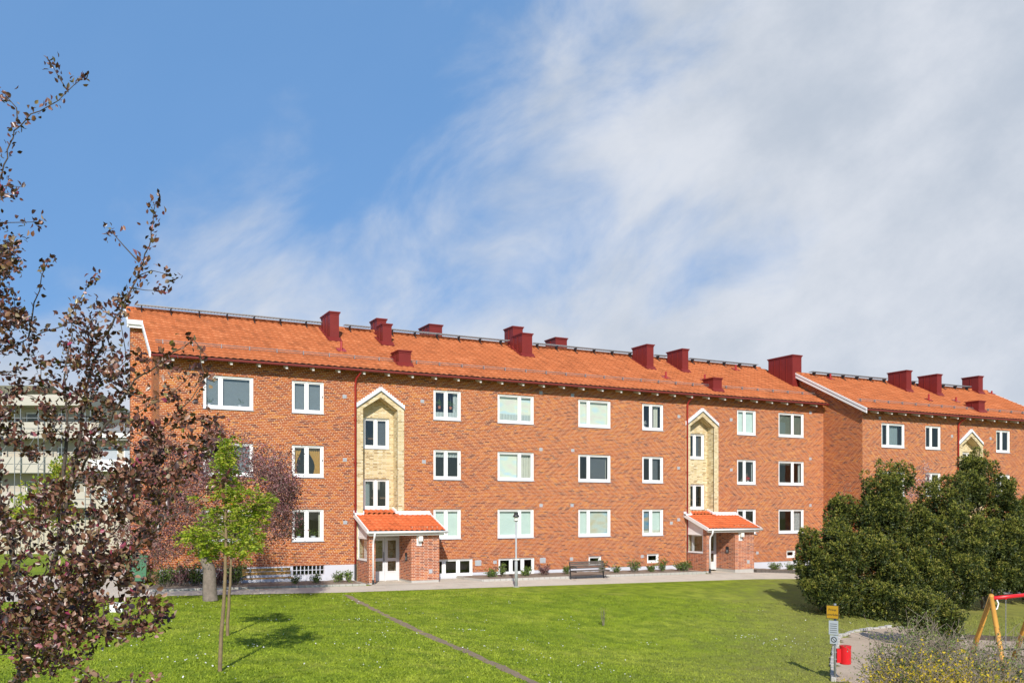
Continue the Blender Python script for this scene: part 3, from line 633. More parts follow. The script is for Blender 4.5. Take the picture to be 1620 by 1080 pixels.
# rooms: floors, partitions, far wall
def rooms(b, u0, u1, v, zs, ztop, parts):
    m = MB(); m.box(u0, u1, v+3.6, v+3.7, zs[0], ztop)
    for x in parts: m.box(x-.05, x+.05, v+.72, v+3.6, zs[0], ztop)
    m.box(u0, u1, v+.2, v+3.6, ztop-.05, ztop); m.build('room_walls', INT, b)
    f = MB()
    for z in zs: f.box(u0, u1, v+1.7, v+3.6, z-.2, z)
    f.build('room_floors', INTF, b)
rooms(b1, UL+.2, UR-.1, V1+.0, [-.2, 1.2, 1.2+FH, 1.2+2*FH], 9.7, [UL+.2, 7.9, 12.6, 15.3, 19.2, 23.6, 28, 31.9, 34.7, 37.6, UR-.2])
vents(b1, V1, [(306, 582, 0), (545, 627, 0), (545.5, 727, 0), (546, 826, 0), (668, 634.5, 0), (670.7, 730, 0), (855.7, 621, 0), (905.7, 625, 0), (855.7, 710.5, 0), (906, 712, 0), (856, 799, 0), (905, 799, 0), (1073.6, 821.5, 0), (1062, 827, 0), (756.4, 890, 1), (783, 888.6, 0), (858.6, 885.7, 1), (904, 883.6, 0), (1016, 879.6, 0), (1074, 658.5, 0), (1156.6, 663.7, 0), (1073.5, 740, 0), (1156.8, 742.8, 0), (1282, 652.4, 0), (1281.8, 725.4, 0), (1282, 799, 0), (1198, 874, 0)])
# roof
VE = 43.9
tiles(b1, 'roof_tiles', TILE, 3.72, 42.72, 40.15, 45.7, rf1(40.15), rf1.s); tiles(b1, 'roof_tiles', TILE, 3.12, 3.72, VE, 45.7, rf1(VE), rf1.s)
rb = MB(); rb.prism([(45.7, rf1.zr), (51.5, rf1(51.5)), (51.5, rf1(51.5)-.1), (45.7, rf1.zr-.1)], 'x', 3.96, 42.72); rb.prism([(40.17, rf1(40.17)-.02), (40.17, rf1(40.17)-.05), (45.7, rf1.zr-.05), (45.7, rf1.zr-.02)], 'x', 4.0, 42.7); rb.build('roof_deck', SOFF, b1)
def board(p, q, u0, u1, t, h): return MB().prism([(p, t(p)+.05), (q, t(q)+.05), (q, t(q)-h), (p, t(p)-h)], 'x', u0, u1)
board(40.12, VE+.02, 3.66, 3.72, rf1, .16).build('barge_board', WHITE, b1); board(VE-.1, 45.7, 3.06, 3.12, rf1, .18).build('barge_board', WHITE, b1)
m = MB(); m.box(3.06, 3.72, VE-.13, VE-.01, rf1(VE)-.13, rf1(VE)+.07); m.box(3.06, 3.72, VE-.04, VE+.05, rf1(VE)-.27, rf1(VE)-.13); m.build('eave_board', WHITE, b1)
m = MB(); m.prism([(VE-.01, rf1(VE)-.14), (VE-.01, rf1(VE)-.05), (45.7, rf1.zr-.05), (45.7, rf1.zr-.14)], 'x', 3.12, 4.0); m.build('soffit', SOFF, b1)
eaves(b1, rf1, 3.72, 42.72, V1, 0, 4.6)
ridge_walk(b1, rf1, [(3.5, 12.7), (13.6, U(586, 45.4)), (U(612, 45.4), U(805, 45.4)), (U(843, 45.4), U(1000, 45.4)), (U(1035, 45.4), U(1055, 45.4)), (U(1090, 45.4), 41.8)], 3.1, 42.3)
snow_guard(b1, rf1, [(4.0, U(622, 41.2)), (U(650, 41.2), U(1122, 41.2)), (U(1143, 41.2), U(1290, 41.2))], 41.2)
put_chimneys(b1, rf1, [(508, 522, 536.5, 492, 538), (596, 605.5, 619.5, 511, 545), (586.2, 596.5, 611, 503, (45.2,)), (620, 631, 650, 553, 578), (663.5, 679.5, 699.5, 512, (46.8,)), (798, 811.5, 827, 515.5, (45.0,)), (811, 826, 842, 526, 563), (863, 879, 897, 533, (46.8,)), (1000.5, 1023.5, 1034, 544, 583), (1055.5, 1079.5, 1089, 551, 588), (1112.5, 1128.5, 1142, 596.5, 618)])
for q in ((540, 540, 555), (1053.5, 588, 598), (1115, 592, 603), (1164, 577, 585)): vent_pipe(b1, rf1, *q)
down_pipe(b1, U(561.5, V1), V1, 9.9, .1, black=.75); down_pipe(b1, U(1086, V1), V1, 9.9, 0, black=0)

# ------------------------------------------------------------------ entrance porches
def porch(b, V, uo, zo, number):
    z = lambda a: a+zo; x = lambda a: a+uo
    MB().box(x(14.83), x(16.23), V-1.8, V-.002, z(.12), z(2.62)).build('porch_store', BRICK2, b); MB().box(x(12.8), x(13.1), V-1.8, V-1.5, z(.1), z(2.42)).build('porch_pillar', BRICK2, b); MB().box(x(12.8), x(12.92), V-1.5, V-.035, z(.05), z(1.03)).build('porch_parapet', BRICK2, b)
    pb = MB(); pb.box(x(14.85), x(16.21), V-1.785, V-.01, z(-.3), z(.12)); pb.box(x(12.82), x(13.08), V-1.785, V-.04, z(-.3), z(.1)); pb.build('porch_footing', CONC, b)
    cpm = MB(); cpm.box(x(12.78), x(12.94), V-1.5, V-.04, z(1.03), z(1.06)); cpm.build('parapet_capping', STEEL, b)
    # glazed side
    s_ = MB(); s_.box(x(12.83), x(12.89), V-1.5, V-1.42, z(1.06), z(2.5)); s_.box(x(12.83), x(12.89), V-.12, V-.04, z(1.06), z(2.85)); s_.box(x(12.83), x(12.89), V-1.42, V-.12, z(2.05), z(2.15)); s_.box(x(12.83), x(12.89), V-1.42, V-.12, z(1.06), z(1.14))
    s_.prism([(V-1.42, z(2.15)), (V-.12, z(2.15)), (V-.12, z(2.88)), (V-1.42, z(2.42))], 'x', x(12.845), x(12.875))
    so_ = s_.build('side_screen', WHITE, b); g = MB(); g.box(x(12.85), x(12.858), V-1.42, V-.12, z(1.14), z(2.05)); g.build('pane', GLASS, so_)
    # roof, slope runs up into the stair tower
    rp = Roof(V-2.1, z(2.42), .371, V); A, B = x(12.62), x(16.48)
    tiles(b, 'porch_roof', PTILE, A+.06, B-.06, V-2.1, V-.0, rp(V-2.1), .371, .25, .32, .024); 
    rp.ridge = 999; tiles(b, 'porch_roof', PTILE, x(13.1), x(14.79), V, V+.53, rp(V), .371, .25, .27, .024)
    dk = MB(); dk.prism([(V-2.06, rp(V-2.06)-.03), (V-2.06, rp(V-2.06)-.12), (V-.005, rp(V)-.12), (V-.005, rp(V)-.03)], 'x', A+.05, B-.05); dk.box(A+.1, B-.1, V-2.05, V-1.9, z(2.22), z(2.30)); dk.build('porch_ceiling', WOODW, b)
    bb = MB()
    for a, c in ((A, A+.06), (B-.06, B)): bb.prism([(V-2.12, rp(V-2.12)+.06), (V-.005, rp(V)+.06), (V-.005, rp(V)-.14), (V-2.12, rp(V-2.12)-.14)], 'x', a, c)
    bb.build('barge_board', WHITE, b)
    gt = MB(); gt.tube([(A-.05, V-2.15, z(2.37)), (B+.05, V-2.15, z(2.37))], .055, 10); gt.build('porch_gutter', WHITE, b, smooth=True)
    fl = MB(); e = .03
    fl.box(A, x(12.79), V-.06, V-.004, rp(V), rp(V)+.16); 
    for a, c, n in ((x(12.62), x(13.09), 4), (x(14.8), B, 16)):
        for k in range(n): p = a+(c-a)*k/n; q = a+(c-a)*(k+1)/n; fl.box(p, q-.01, V-.25+.04*(k % 2), V-.035, rp(V-.2)+.02, rp(V-.05)+.07)
    fl.box(x(14.8), B, V-.05, V-.004, rp(V), rp(V)+.13); fl.prism([(V-.05, rp(V)), (V+.5, rp(V+.5)), (V+.5, rp(V+.5)+.13), (V-.05, rp(V)+.13)], 'x', x(14.70), x(14.795)); fl.prism([(V-.05, rp(V)), (V+.5, rp(V+.5)), (V+.5, rp(V+.5)+.12), (V-.05, rp(V)+.12)], 'x', x(13.095), x(13.14))
    fl.build('roof_flashing', LEADF, b)
    dp = MB(); dp.tube([(x(12.95), V-2.15, z(2.33)), (x(12.95), V-2.12, z(2.15)), (x(12.97), V-1.92, z(1.98)), (x(12.97), V-1.88, z(1.8)), (x(12.97), V-1.88, z(.2))], .045, 8); d = dp.build('downpipe', WHITE, b, smooth=True)
    k = MB(); k.tube([(x(12.97), V-1.88, z(.22)), (x(12.97), V-1.88, z(-.02))], .055, 8); k.build('pipe_shoe', BLACK, d)
    # doors in the tower front
    vd = V-.2; tr = MB(); tr.box(x(13.1), x(14.83), vd, vd+.08, z(2.08), z(2.9)); tr.box(x(13.1), x(13.16), vd, vd+.08, z(0), z(2.08)); tr.box(x(14.77), x(14.83), vd, vd+.08, z(0), z(2.08)); tr.box(x(14.10), x(14.16), vd, vd+.08, z(0), z(2.08)); tr.build('door_frame', DOORW, b)
    for k, (a, c) in enumerate(((x(13.17), x(14.095)), (x(14.165), x(14.765)))):
        dm = MB(); w = .09; y = vd+.02; dm.box(a, a+w, y, y+.045, z(.03), z(2.06)); dm.box(c-w, c, y, y+.045, z(.03), z(2.06)); dm.box(a+w, c-w, y, y+.045, z(1.94), z(2.06)); dm.box(a+w, c-w, y, y+.045, z(.95), z(1.10)); dm.box(a+w, c-w, y, y+.045, z(.03), z(.16)); dm.box(a+w, c-w, y+.01, y+.035, z(.16), z(.42)); dm.box(a+w, c-w, y, y+.045, z(.42), z(.48))
        do = dm.build('door', DOORW, b)
        for z0, z1 in ((.48, .95), (1.10, 1.94)): g = MB(); g.box(a+w, c-w, y+.02, y+.028, z(z0), z(z1)); g.build('pane', GLASS, do)
        if k == 0: h = MB(); h.tube([(c-.05, y, z(.95)), (c-.05, y-.06, z(.98)), (c-.05, y-.06, z(1.35)), (c-.05, y, z(1.38))], .014, 6); h.build('door_handle', BLACK, do)
    # wall lamp with number plate, intercom, socket box, ceiling lamp
    vf = V-1.8; lp = MB(); lp.box(x(15.09), x(15.33), vf-.03, vf, z(1.72), z(2.20)); o = lp.build('number_lamp', WHITE, b)
    l2 = MB(); l2.box(x(15.13), x(15.35), vf-.2, vf-.03, z(1.93), z(2.17)); l2.build('lamp_shade', LAMPG, o, bevel=.02)
    text(number, .13, (x(15.155), vf-.034, z(1.765)), (R(90), 0, 0), 'number', o)
    ic = MB(); ic.box(x(14.80), x(14.828), V-1.28, V-1.05, z(1.0), z(1.38)); o = ic.build('intercom', BLACK, b); i2 = MB(); i2.box(x(14.795), x(14.80), V-1.24, V-1.09, z(1.05), z(1.2)); i2.build('intercom_keys', STEEL, o)
    sb = MB(); sb.box(x(15.70), x(15.88), vf-.03, vf, z(.42), z(.62)); sb.build('socket_box', GREY, b, bevel=.01)
    cl = MB(); cl.tube([(x(14.45), V-.9, z(2.28)), (x(14.45), V-.9, z(2.2))], [.13, .09], 12); cl.build('ceiling_lamp', LAMPG, b)
def text(s_, size, loc, rot, name, parent=None, mat=None, align='LEFT', ext=.002):
    cu = bpy.data.curves.new(name, 'FONT'); cu.body = s_; cu.size = size; cu.extrude = ext; cu.align_x = align; cu.resolution_u = 2
    t = bpy.data.objects.new(name, cu); C.collection.objects.link(t); bpy.context.view_layer.update()
    me = bpy.data.meshes.new_from_object(t.evaluated_get(bpy.context.evaluated_depsgraph_get())); bpy.data.objects.remove(t)
    me.materials.clear(); me.materials.append(mat or INK); o = bpy.data.objects.new(name, me); link(o, parent)
    o.location = Vector(loc)-(origin(parent) if parent else Vector()); o.rotation_euler = rot; return o
porch(b1, V1, 0, 0, '20'); porch(b1, V1, 19.36, -.08, '22')

# ------------------------------------------------------------------ the next block, stepped forward
V2 = 37.67; b2 = empty('apartment_block', (52, V2, -.6), label='red brick apartment block stepped forward behind the dark evergreens', cat='apartment building')
rf2 = Roof(37.1, 9.34, .496, 42.7); U2, U3 = 42.9, 61.3
h2 = []; w2 = []
for c, (a, b, s_) in enumerate([(1394.6, 1431.8, .32), (1464.2, 1488.8, .42), (1576, 1598.5, .44)]):
    for r in range(3): h = (U(a, V2), U(b, V2), 7.15-FH*r, 8.63-FH*r); h2.append(h); w2.append((h, s_, [[('curtain', TEAL, 0, .2), ('curtain', TEAL, .36, .85)], [], [('curtain', CREAM, .1, .3), ('curtain', CREAM, .6, .75)]][c] if r == 0 else [('curtain', CREAM, 0, .3)]))
uo2 = 51.6-12.79; nh2, t2 = niche(b2, V2, uo2, -.65, -.9)
wall = MB(); holed(wall, U2, U3, -1.2, 9.52, V2, h2+[nh2, (t2[0], t2[1], t2[3], t2[4]+.02)])
o0, o1, m_, sp_, ap_ = t2; wall.face([(o0, V2, sp_), (m_, V2, ap_), (m_, V2, ap_+.02), (o0, V2, ap_+.02)]); wall.face([(m_, V2, ap_), (o1, V2, sp_), (o1, V2, ap_+.02), (m_, V2, ap_+.02)])
reveals(wall, h2, V2, .13); gable_end(wall, U2, V2, 48, rf2, -1.2)
wall.face([(U3, V2, -1.2), (U3, 48, -1.2), (U3, 48, rf2(48)-.05), (U3, 42.7, rf2.zr-.05), (U3, V2, rf2(V2)-.05)]); wall.face([(U3, 48, -1.2), (U2, 48, -1.2), (U2, 48, 9.6), (U3, 48, 9.6)]); wall.build('brick_wall', BRICK, b2)
for h, s_, cv in w2: window(b2, *h, V2, (s_,), cv)
rooms(b2, U2+.1, U3-.1, V2, [-.8, .55, .55+FH, .55+2*FH], 9.1, [U2+.1, 47, 51.5, 54.1, 58, U3-.1])
tiles(b2, 'roof_tiles', TILE, 42.62, 61.6, 37.1, 42.7, rf2(37.1), rf2.s)
rb = MB(); rb.prism([(42.7, rf2.zr), (48.5, rf2(48.5)), (48.5, rf2(48.5)-.1), (42.7, rf2.zr-.1)], 'x', 42.6, 61.6); rb.prism([(37.12, rf2(37.12)-.02), (37.12, rf2(37.12)-.05), (42.7, rf2.zr-.05), (42.7, rf2.zr-.02)], 'x', 42.62, 61.55); rb.build('roof_deck', SOFF, b2)
m = board(37.05, 42.7, 42.52, 42.58, rf2, .06); m.prism([(37.08, rf2(37.08)-.09), (42.7, rf2.zr-.09), (42.7, rf2.zr-.27), (37.08, rf2(37.08)-.27)], 'x', 42.55, 42.61); m.build('barge_board', WHITE, b2); board(37.05, 42.7, 61.6, 61.66, rf2, .2).build('barge_board', WHITE, b2)
m = MB(); m.prism([(37.1, rf2(37.1)-.06), (42.7, rf2.zr-.06), (42.7, rf2.zr-.12), (37.1, rf2(37.1)-.12)], 'x', 42.61, 42.9); m.build('soffit', SOFF, b2)
eaves(b2, rf2, 42.62, 61.6, V2, 0, 43.6)
ridge_walk(b2, rf2, [(43.6, U(1405, 42.3)), (U(1443, 42.3), U(1452, 42.3)), (U(1490, 42.3), U(1536, 42.3))], 42.6, 61.6)
snow_guard(b2, rf2, [(U(1356, 38.1), U(1540, 38.1)), (U(1559, 38.1), 60.5)], 38.1)
put_chimneys(b2, rf2, [(1215.5, 1253.8, 1268, 560.5, (42.7,)), (1404.7, 1434, 1442, 585, 619), (1452.8, 1482.5, 1489.8, 591, 625), (1522, 1548, 1555, 594, 622), (1528, 1548.4, 1558, 633, 651.5)])
for q in ((1313.8, 591, 599.5), (1469.4, 623, 633), (1512.6, 628, 635), (1569, 618, 623)): vent_pipe(b2, rf2, *q)
down_pipe(b2, U(1514.5, V2), V2, 9.3, -.8, black=0); vents(b2, V2, [(1506, 689.6, 0), (1567, 693.3, 0), (1392, 661, 0)]); porch(b2, V2, uo2, -.85, '24')

# ------------------------------------------------------------------ beds and kerbs by the wall
def bed(name, pts_front, vback, h=.10):
    """soil heap inside a stone kerb; pts_front: list of (u, v) along the path side"""
    V = []; F = []; rng = random.Random(len(pts_front)); n = 6; cols = []
    us = np.arange(pts_front[0][0], pts_front[-1][0]+.01, .3)
    for u in us:
        vf = lerp_tab(pts_front, u)
        for j in range(n+1): t = j/n; v = vf+.1+(vback-vf-.1)*t; V.append((u, v, G(u, v)+h*.8+.05*t+rng.uniform(-.015, .02)))
    for i in range(len(us)-1):
        for j in range(n): a = i*(n+1)+j; F.append((a, a+n+1, a+n+2, a+1))
    tag(npmesh(name, V, F, SOIL, smooth=True), kind='structure')
    k = MB()
    for a, b in zip(us[:-1], us[1:]):
        fa, fb = lerp_tab(pts_front, a), lerp_tab(pts_front, b); k.beam((a+.01, fa+.05, G(a, fa)+.02), (b-.01, fb+.05, G(b, fb)+.02), .1, 2*h)
    for u in (us[0], us[-1]): vf = lerp_tab(pts_front, u); k.beam((u, vf, G(u, vf)+.02), (u, vback, G(u, vback)+.03), .08, 2*h)
    return k
bed('flower_bed_soil', [(U(737, 39.6), 39.7), (U(764, 38.2), 38.25), (24, 38.2), (32.0, 38.5)], 40.66).build('bed_kerb', CONC, None, org=(25, 38.2, 0)) 
tag(bpy.data.objects['bed_kerb'], 'long low concrete kerb round the flower bed between both porches', 'kerb')
k = bed('bed_soil', [(3.2, 38.4), (12.5, 38.5)], 40.66, .07).build('bed_kerb', CONC, None, org=(8, 38.4, 0)); tag(k, 'low concrete kerb of the soil strip behind the yellow bench', 'kerb')
k = bed('border_soil', [(U(1198, 38.9), 38.9), (40.2, 38.9)], 40.66, .14).build('bed_kerb', OLDW, None, org=(38, 38.9, 0)); tag(k, 'wooden edge of the raised bed right of the right porch', 'bed edge')

# ------------------------------------------------------------------ stepping slabs across the lawn
line = [(548, 941), (566, 951), (590, 963), (622, 979), (655, 995), (690, 1011), (722, 1024), (748, 1035), (768, 1045), (790, 1054), (812, 1065), (838, 1077), (870, 1092)]
pts = [gh(*p) for p in line]; L = 0; rs = random.Random(2); slabs = []
for a, b in zip(pts, pts[1:]):
    n = max(1, round((b-a).length/.62))
    for k in range(n): slabs.append((a.lerp(b, (k+.5)/n), math.atan2(b.y-a.y, b.x-a.x)))
sm = MB(); sm.prism([(-.29, -.17), (-.25, -.2), (.26, -.19), (.3, -.12), (.29, .17), (.22, .2), (-.27, .18)], 'z', -.04, .012); sm = sm.build('paving_slab', SLAB, None, org=(0, 0, 0))
for i, (p, a) in enumerate(slabs):
    o = sm if i == 0 else sm.copy()
    if i: C.collection.objects.link(o)
    o.location = (p.x, p.y, G(p.x, p.y)+.004); o.rotation_euler = (0, 0, a+rs.uniform(-.12, .12)); o.scale = (rs.uniform(.85, 1.2), rs.uniform(.4, .75), 1)
    tag(o, 'brown paver sunk in the grass, one of the line crossing the lawn', 'paving slab', 'pavers of the line across the lawn')

# ------------------------------------------------------------------ benches
def bench(name, label, loc, rz, dark):
    b = empty(name, loc, rz, label, 'bench'); W_ = 2.0
    def add(mb, nm, mt, par=b, **k): o = mb.build(nm, mt, None, **k); o.parent = par; return o
    for i in range(4): m = MB(); y = -.22+.125*i; m.box(0, W_, y, y+.10, .42, .455); add(m, 'seat_slat', OLDW if dark else YWOOD)
    n = 4 if dark else 2
    for i in range(n): w = .075 if dark else .13; z = (.52 if dark else .56)+i*(w+.015); m = MB(); m.beam((0, .27+.05*i*w/.08, z+w/2), (W_, .27+.05*i*w/.08, z+w/2), .03, w); add(m, 'back_slat', OLDW if dark else YWOOD)
    mt = BLACK if dark else STEEL
    for x in ((.02, W_-.06) if dark else (.32, W_-.36)):
        m = MB(); t = .045
        if dark:
            m.beam((x, -.24, 0), (x, -.24, .62), t, t); m.beam((x, .28, 0), (x, .40, .84), t, t); m.beam((x, -.24, .40), (x, .3, .40), t, t); m.tube([(x, -.27, .56), (x, -.24, .64), (x, .1, .66), (x, .34, .62)], .022, 6); m.beam((x, -.24, .1), (x, .28, .1), t*.7, t*.7)
        else: m.beam((x, -.05, 0), (x, -.05, .42), .06, .06); m.beam((x, -.22, .40), (x, .28, .40), .05, .04); m.beam((x, .26, .38), (x, .34, .84), .05, .03); m.beam((x-.1, -.05, .01), (x+.1, -.05, .01), .1, .02)
        add(m, 'side_frame' if dark else 'leg', mt)
    return b
pb = (22.8, 37.6); bench('park_bench', 'dark weathered slatted bench with black iron arms below a small cellar window', (pb[0], pb[1], G(*pb)+.015), 0, True)
pb = (7.1, 37.95); bench('park_bench', 'yellowish wooden bench on grey legs under the purple tree', (pb[0], pb[1], G(*pb)+.02), 0, False)

# ------------------------------------------------------------------ lamps
def lamp(loc, label):
    l = empty('street_lamp', loc, 0, label, 'lamp post', 'lamp posts along the path'); H = 3.4
    def add(mb, nm, mt, par=l, **k): o = mb.build(nm, mt, None, **k); o.parent = par; return o
    add(MB().tube([(0, 0, 0), (0, 0, 1.15), (0, 0, 1.3), (0, 0, H-.42)], [.075, .075, .042, .036], 12), 'pole', GREY, smooth=True)
    add(MB().tube([(0, 0, 0), (0, 0, .05)], .16, 14), 'base', CONC)
    add(MB().box(-.09, .09, -.1, -.075, 1.24, 1.31), 'pole_band', WHITE)
    h = add(MB().tube([(0, 0, H-.42), (0, 0, H-.38), (0, 0, H-.36)], [.04, .12, .12], 12), 'lamp_head', GREY)
    add(MB().tube([(0, 0, H-.36), (0, 0, H-.22)], [.085, .085], 12), 'lamp_glass', LAMPG, h)
    for k in range(4): a = k*math.pi/2+.5; add(MB().beam((.12*math.cos(a), .12*math.sin(a), H-.37), (.12*math.cos(a), .12*math.sin(a), H-.2), .015, .015), 'cage_bar', BLACK, h)
    add(MB().tube([(0, 0, H-.22), (0, 0, H-.19), (0, 0, H-.12), (0, 0, H-.11), (0, 0, H)], [.15, .15, .12, .095, .095], 14), 'lamp_cap', BLACK, h)
p = gh(816.5, 928); lamp((p.x, p.y, G(p.x, p.y)-.02), 'slim grey lamp post at the lawn edge in front of the long block')
lamp((39.6, 36.3, G(39.6, 36.3)-.02), 'grey lamp post rising behind the left edge of the evergreens')

# ------------------------------------------------------------------ sign post and bin
p = gh(1321, 1077); gz = G(p.x, p.y); sp_ = empty('sign_post', (p.x, p.y, gz), -YAW, 'grey sign post with amber plate on top and two grey plates', 'sign post')
dS = p.length if False else (p.x*sn+p.y*cs); m_px = dS/FPX; HS = (1077-954)*m_px
def add(mb, nm, mt, par=sp_, **k): o = mb.build(nm, mt, None, **k); o.parent = par; return o
add(MB().tube([(0, 0, -.1), (0, 0, HS)], .032, 10), 'pole', STEEL, smooth=True)
def plate(cx, z0, z1, w, ang, nm, mt):
    o = MB().box(-w/2, w/2, -.006, .006, 0, z1-z0).build(nm, mt, None); o.parent = sp_; o.location = (cx, -.045, z0); o.rotation_euler = (0, R(0), ang); return o
zt = HS-.02; A_ = R(-38)
pl_ = plate(-.08, zt-.37, zt-.02, .32, A_, 'amber_plate', YSIGN)
e_ = MB()
for a in ((-.16, .16, -.009, -.006, 0, .012), (-.16, .16, -.009, -.006, .338, .35), (-.16, -.148, -.009, -.006, .012, .338), (.148, .16, -.009, -.006, .012, .338)): e_.box(*a)
o = e_.build('plate_border', INK, None); o.parent = pl_
for tx, z in (('Privat', .205), ('område', .08)):
    o = text(tx, .088, (0, 0, 0), (R(90), 0, 0), 'lettering', None, INK, 'CENTER'); o.parent = pl_; o.location = (0, -.008, z)
p2 = plate(-.055, zt-.78, zt-.42, .24, A_, 'grey_plate', SIGNG); o = MB()
for k in range(5): o.box(-.09, .09, -.0085, -.006, .05+k*.055, .062+k*.055)
o = o.build('plate_lines', INK, None); o.parent = p2
p3 = plate(-.045, zt-1.02, zt-.80, .20, A_, 'prohibition_plate', SIGNG); o = MB(); n = 20
for k in range(n):
    a, b = 2*math.pi*k/n, 2*math.pi*(k+1)/n; o.prism([(.075*math.cos(a), .11+.075*math.sin(a)), (.075*math.cos(b), .11+.075*math.sin(b)), (.055*math.cos(b), .11+.055*math.sin(b)), (.055*math.cos(a), .11+.055*math.sin(a))], 'y', -.009, -.006)
o.beam((-.05, -.0075, .16), (.05, -.0075, .06), .003, .014); o = o.build('ring_symbol', INK, None); o.parent = p3
bn = empty('litter_bin', (p.x+cs*.27, p.y-sn*.27, gz+.45), -YAW, 'bright red round litter bin hung on the sign post', 'litter bin')
hb = 29*m_px; rb_ = 8.6*m_px
o = MB(); o.tube([(0, 0, 0), (0, 0, .01), (0, 0, hb-.03), (0, 0, hb-.02)], [rb_*.92, rb_, rb_, rb_*.94], 24); o = o.build('bin_body', RPAINT, None, smooth=False); o.parent = bn; 
q = MB().tube([(0, 0, hb-.035), (0, 0, hb), (0, 0, hb+.004)], [rb_*1.05, rb_*1.05, rb_*.98], 24).build('bin_rim', RPAINT, None); q.parent = bn
q = MB().box(-.235, -.1, -.05, .05, .04, .4).build('bin_bracket', RPAINT, None); q.parent = bn
q = MB().box(-.3, -.16, -.035, -.03, .12, .14).box(-.3, -.16, -.035, -.03, .30, .32).build('clamp_strap', STEEL, None); q.parent = bn
q = MB().box(-.012, .012, -rb_-.006, -rb_, hb*.7, hb*.76).build('bin_lock', STEEL, None); q.parent = bn

# ------------------------------------------------------------------ swing
fA, fB = gh(1531, 1046), gh(1592, 1070); ap = (fA+fB)/2; dA = ap.x*sn+ap.y*cs
top = atd(1568, 943, dA); rgt = Vector((cs, -sn, 0)); fw_ = Vector((sn, cs, 0))
sw = empty('swing_set', (ap.x, ap.y, min(fA.z, fB.z)), 0, 'swing set with yellow timber legs and bright red top bar', 'swing set')
off = atd(1640, 936, dA+.35)-top
def bw_(mb, nm, mt, par=sw, **k): return mb.build(nm, mt, par, **k)
for d in (Vector(), off):
    for f in (fA, fB): q = f+Vector((d.x, d.y, -.15)); t = top+d; h = (t-q); bw_(MB().tube([q, t+h.normalized()*.06], [.075, .062], 10), 'leg', POLEW, smooth=True)
bw_(MB().tube([top+off*.02-Vector((0, 0, .05)), top+off*.98-Vector((0, 0, .05))], .055, 12), 'top_bar', RPAINT, smooth=True)
bw_(MB().tube([top+off*.12+Vector((0, 0, -.1)), top+off*.16+Vector((0, 0, -.22)), top+off*.13+Vector((0, 0, -.36)), top+off*.02+Vector((0, 0, -.42))], .02, 8), 'bar_brace', WHITE, smooth=True)
seatz = ap.z+.55; sc_ = []
for k in (.32, .78):
    a = top+off*k+Vector((0, 0, -.1)); bw_(MB().tube([a+Vector((0, 0, .04)), a-Vector((0, 0, .02))], .03, 8), 'chain_hook', RPAINT)
    e = Vector((a.x, a.y, seatz)); n = int((a.z-seatz)/.05); m = MB()
    for i in range(n):
        z = a.z-(i+.5)*(a.z-seatz)/n; ww = .014; m.box(a.x-(ww if i % 2 else .004), a.x+(ww if i % 2 else .004), a.y-(.004 if i % 2 else ww), a.y+(.004 if i % 2 else ww), z-.024, z+.024)
    bw_(m, 'chain', STEEL); sc_.append(e)
c0 = (sc_[0]+sc_[1])/2; dd = (sc_[1]-sc_[0]); dd.z = 0; bw_(MB().beam(sc_[0]-Vector((0, 0, .02)), sc_[1]-Vector((0, 0, .02)), .18, .04), 'seat', BLACK)
# sleepers behind the play ground
a, b = gh(1527, 1011), gh(1760, 1020); o = MB(); n = 5
for k in range(n):
    p_, q_ = a.lerp(b, k/n), a.lerp(b, (k+.97)/n); p_.z = G(p_.x, p_.y)+.04; q_.z = G(q_.x, q_.y)+.04; s_ = MB().beam(p_, q_, .16, .26).build('timber_sleeper', DBARK, None, org=p_)
    tag(s_, 'dark timber sleeper edging the back of the play area', 'sleeper', 'timber sleepers behind the play area')
rs = random.Random(8); st_ = [(1319, 1078), (1318, 1050), (1320, 1030), (1327, 1008), (1350, 999), (1380, 995), (1410, 992), (1440, 994)]
sp2 = [gh(*q) for q in st_]; i = 0
for a, b in zip(sp2, sp2[1:]):
    n = max(1, int((b-a).length/.34))
    for k in range(n):
        c_ = a.lerp(b, (k+.5)/n); an = math.atan2(b.y-a.y, b.x-a.x)+rs.uniform(-.15, .15); hh = rs.uniform(.05, .11); l2, w2_ = .155, rs.uniform(.06, .09)
        m = MB(); m.prism([(-l2, -w2_), (-l2*.8, -w2_*1.1), (l2*.9, -w2_), (l2, w2_*.7), (l2*.7, w2_), (-l2*.9, w2_)], 'z', -.12, hh); o = m.build('edge_stone', CONC, None, org=(0, 0, 0), bevel=.02); o.location = (c_.x, c_.y, G(c_.x, c_.y)+.01); o.rotation_euler = (0, 0, an)
        tag(o, 'rough stone in the low edge of the play gravel', 'edging stone', 'stones edging the play gravel')
p = gh(185, 967); o = MB().box(-.19, .19, -.15, .15, -.05, .26).box(-.2, .2, -.16, .16, .26, .29).build('stone_block', WHITE, None, org=(0, 0, 0), bevel=.012); o.location = (p.x, p.y, G(p.x, p.y)); o.rotation_euler = (0, 0, -.3); tag(o, 'small white block standing on the lawn below the bronze-leaved branches', 'block')
p = gh(232, 925); cb_ = empty('waste_container', (p.x-.3, p.y+1.2, G(p.x, p.y)), -.2, 'dark green waste container by the left corner of the block', 'waste container')
for m, nm in ((MB().prism([(-.42, .12), (.42, .12), (.48, 1.15), (-.48, 1.15)], 'y', -.4, .4), 'container_body'), (MB().prism([(-.52, 1.16), (.52, 1.16), (.5, 1.24), (0, 1.32), (-.5, 1.24)], 'y', -.45, .45), 'lid')): o = m.build(nm, CONT, None, bevel=.02); o.parent = cb_
for x in (-.35, .35):
    for y in (-.3, .3): o = MB().tube([(x-.03, y, .07), (x+.03, y, .07)], .07, 10).build('wheel', BLACK, None); o.parent = cb_

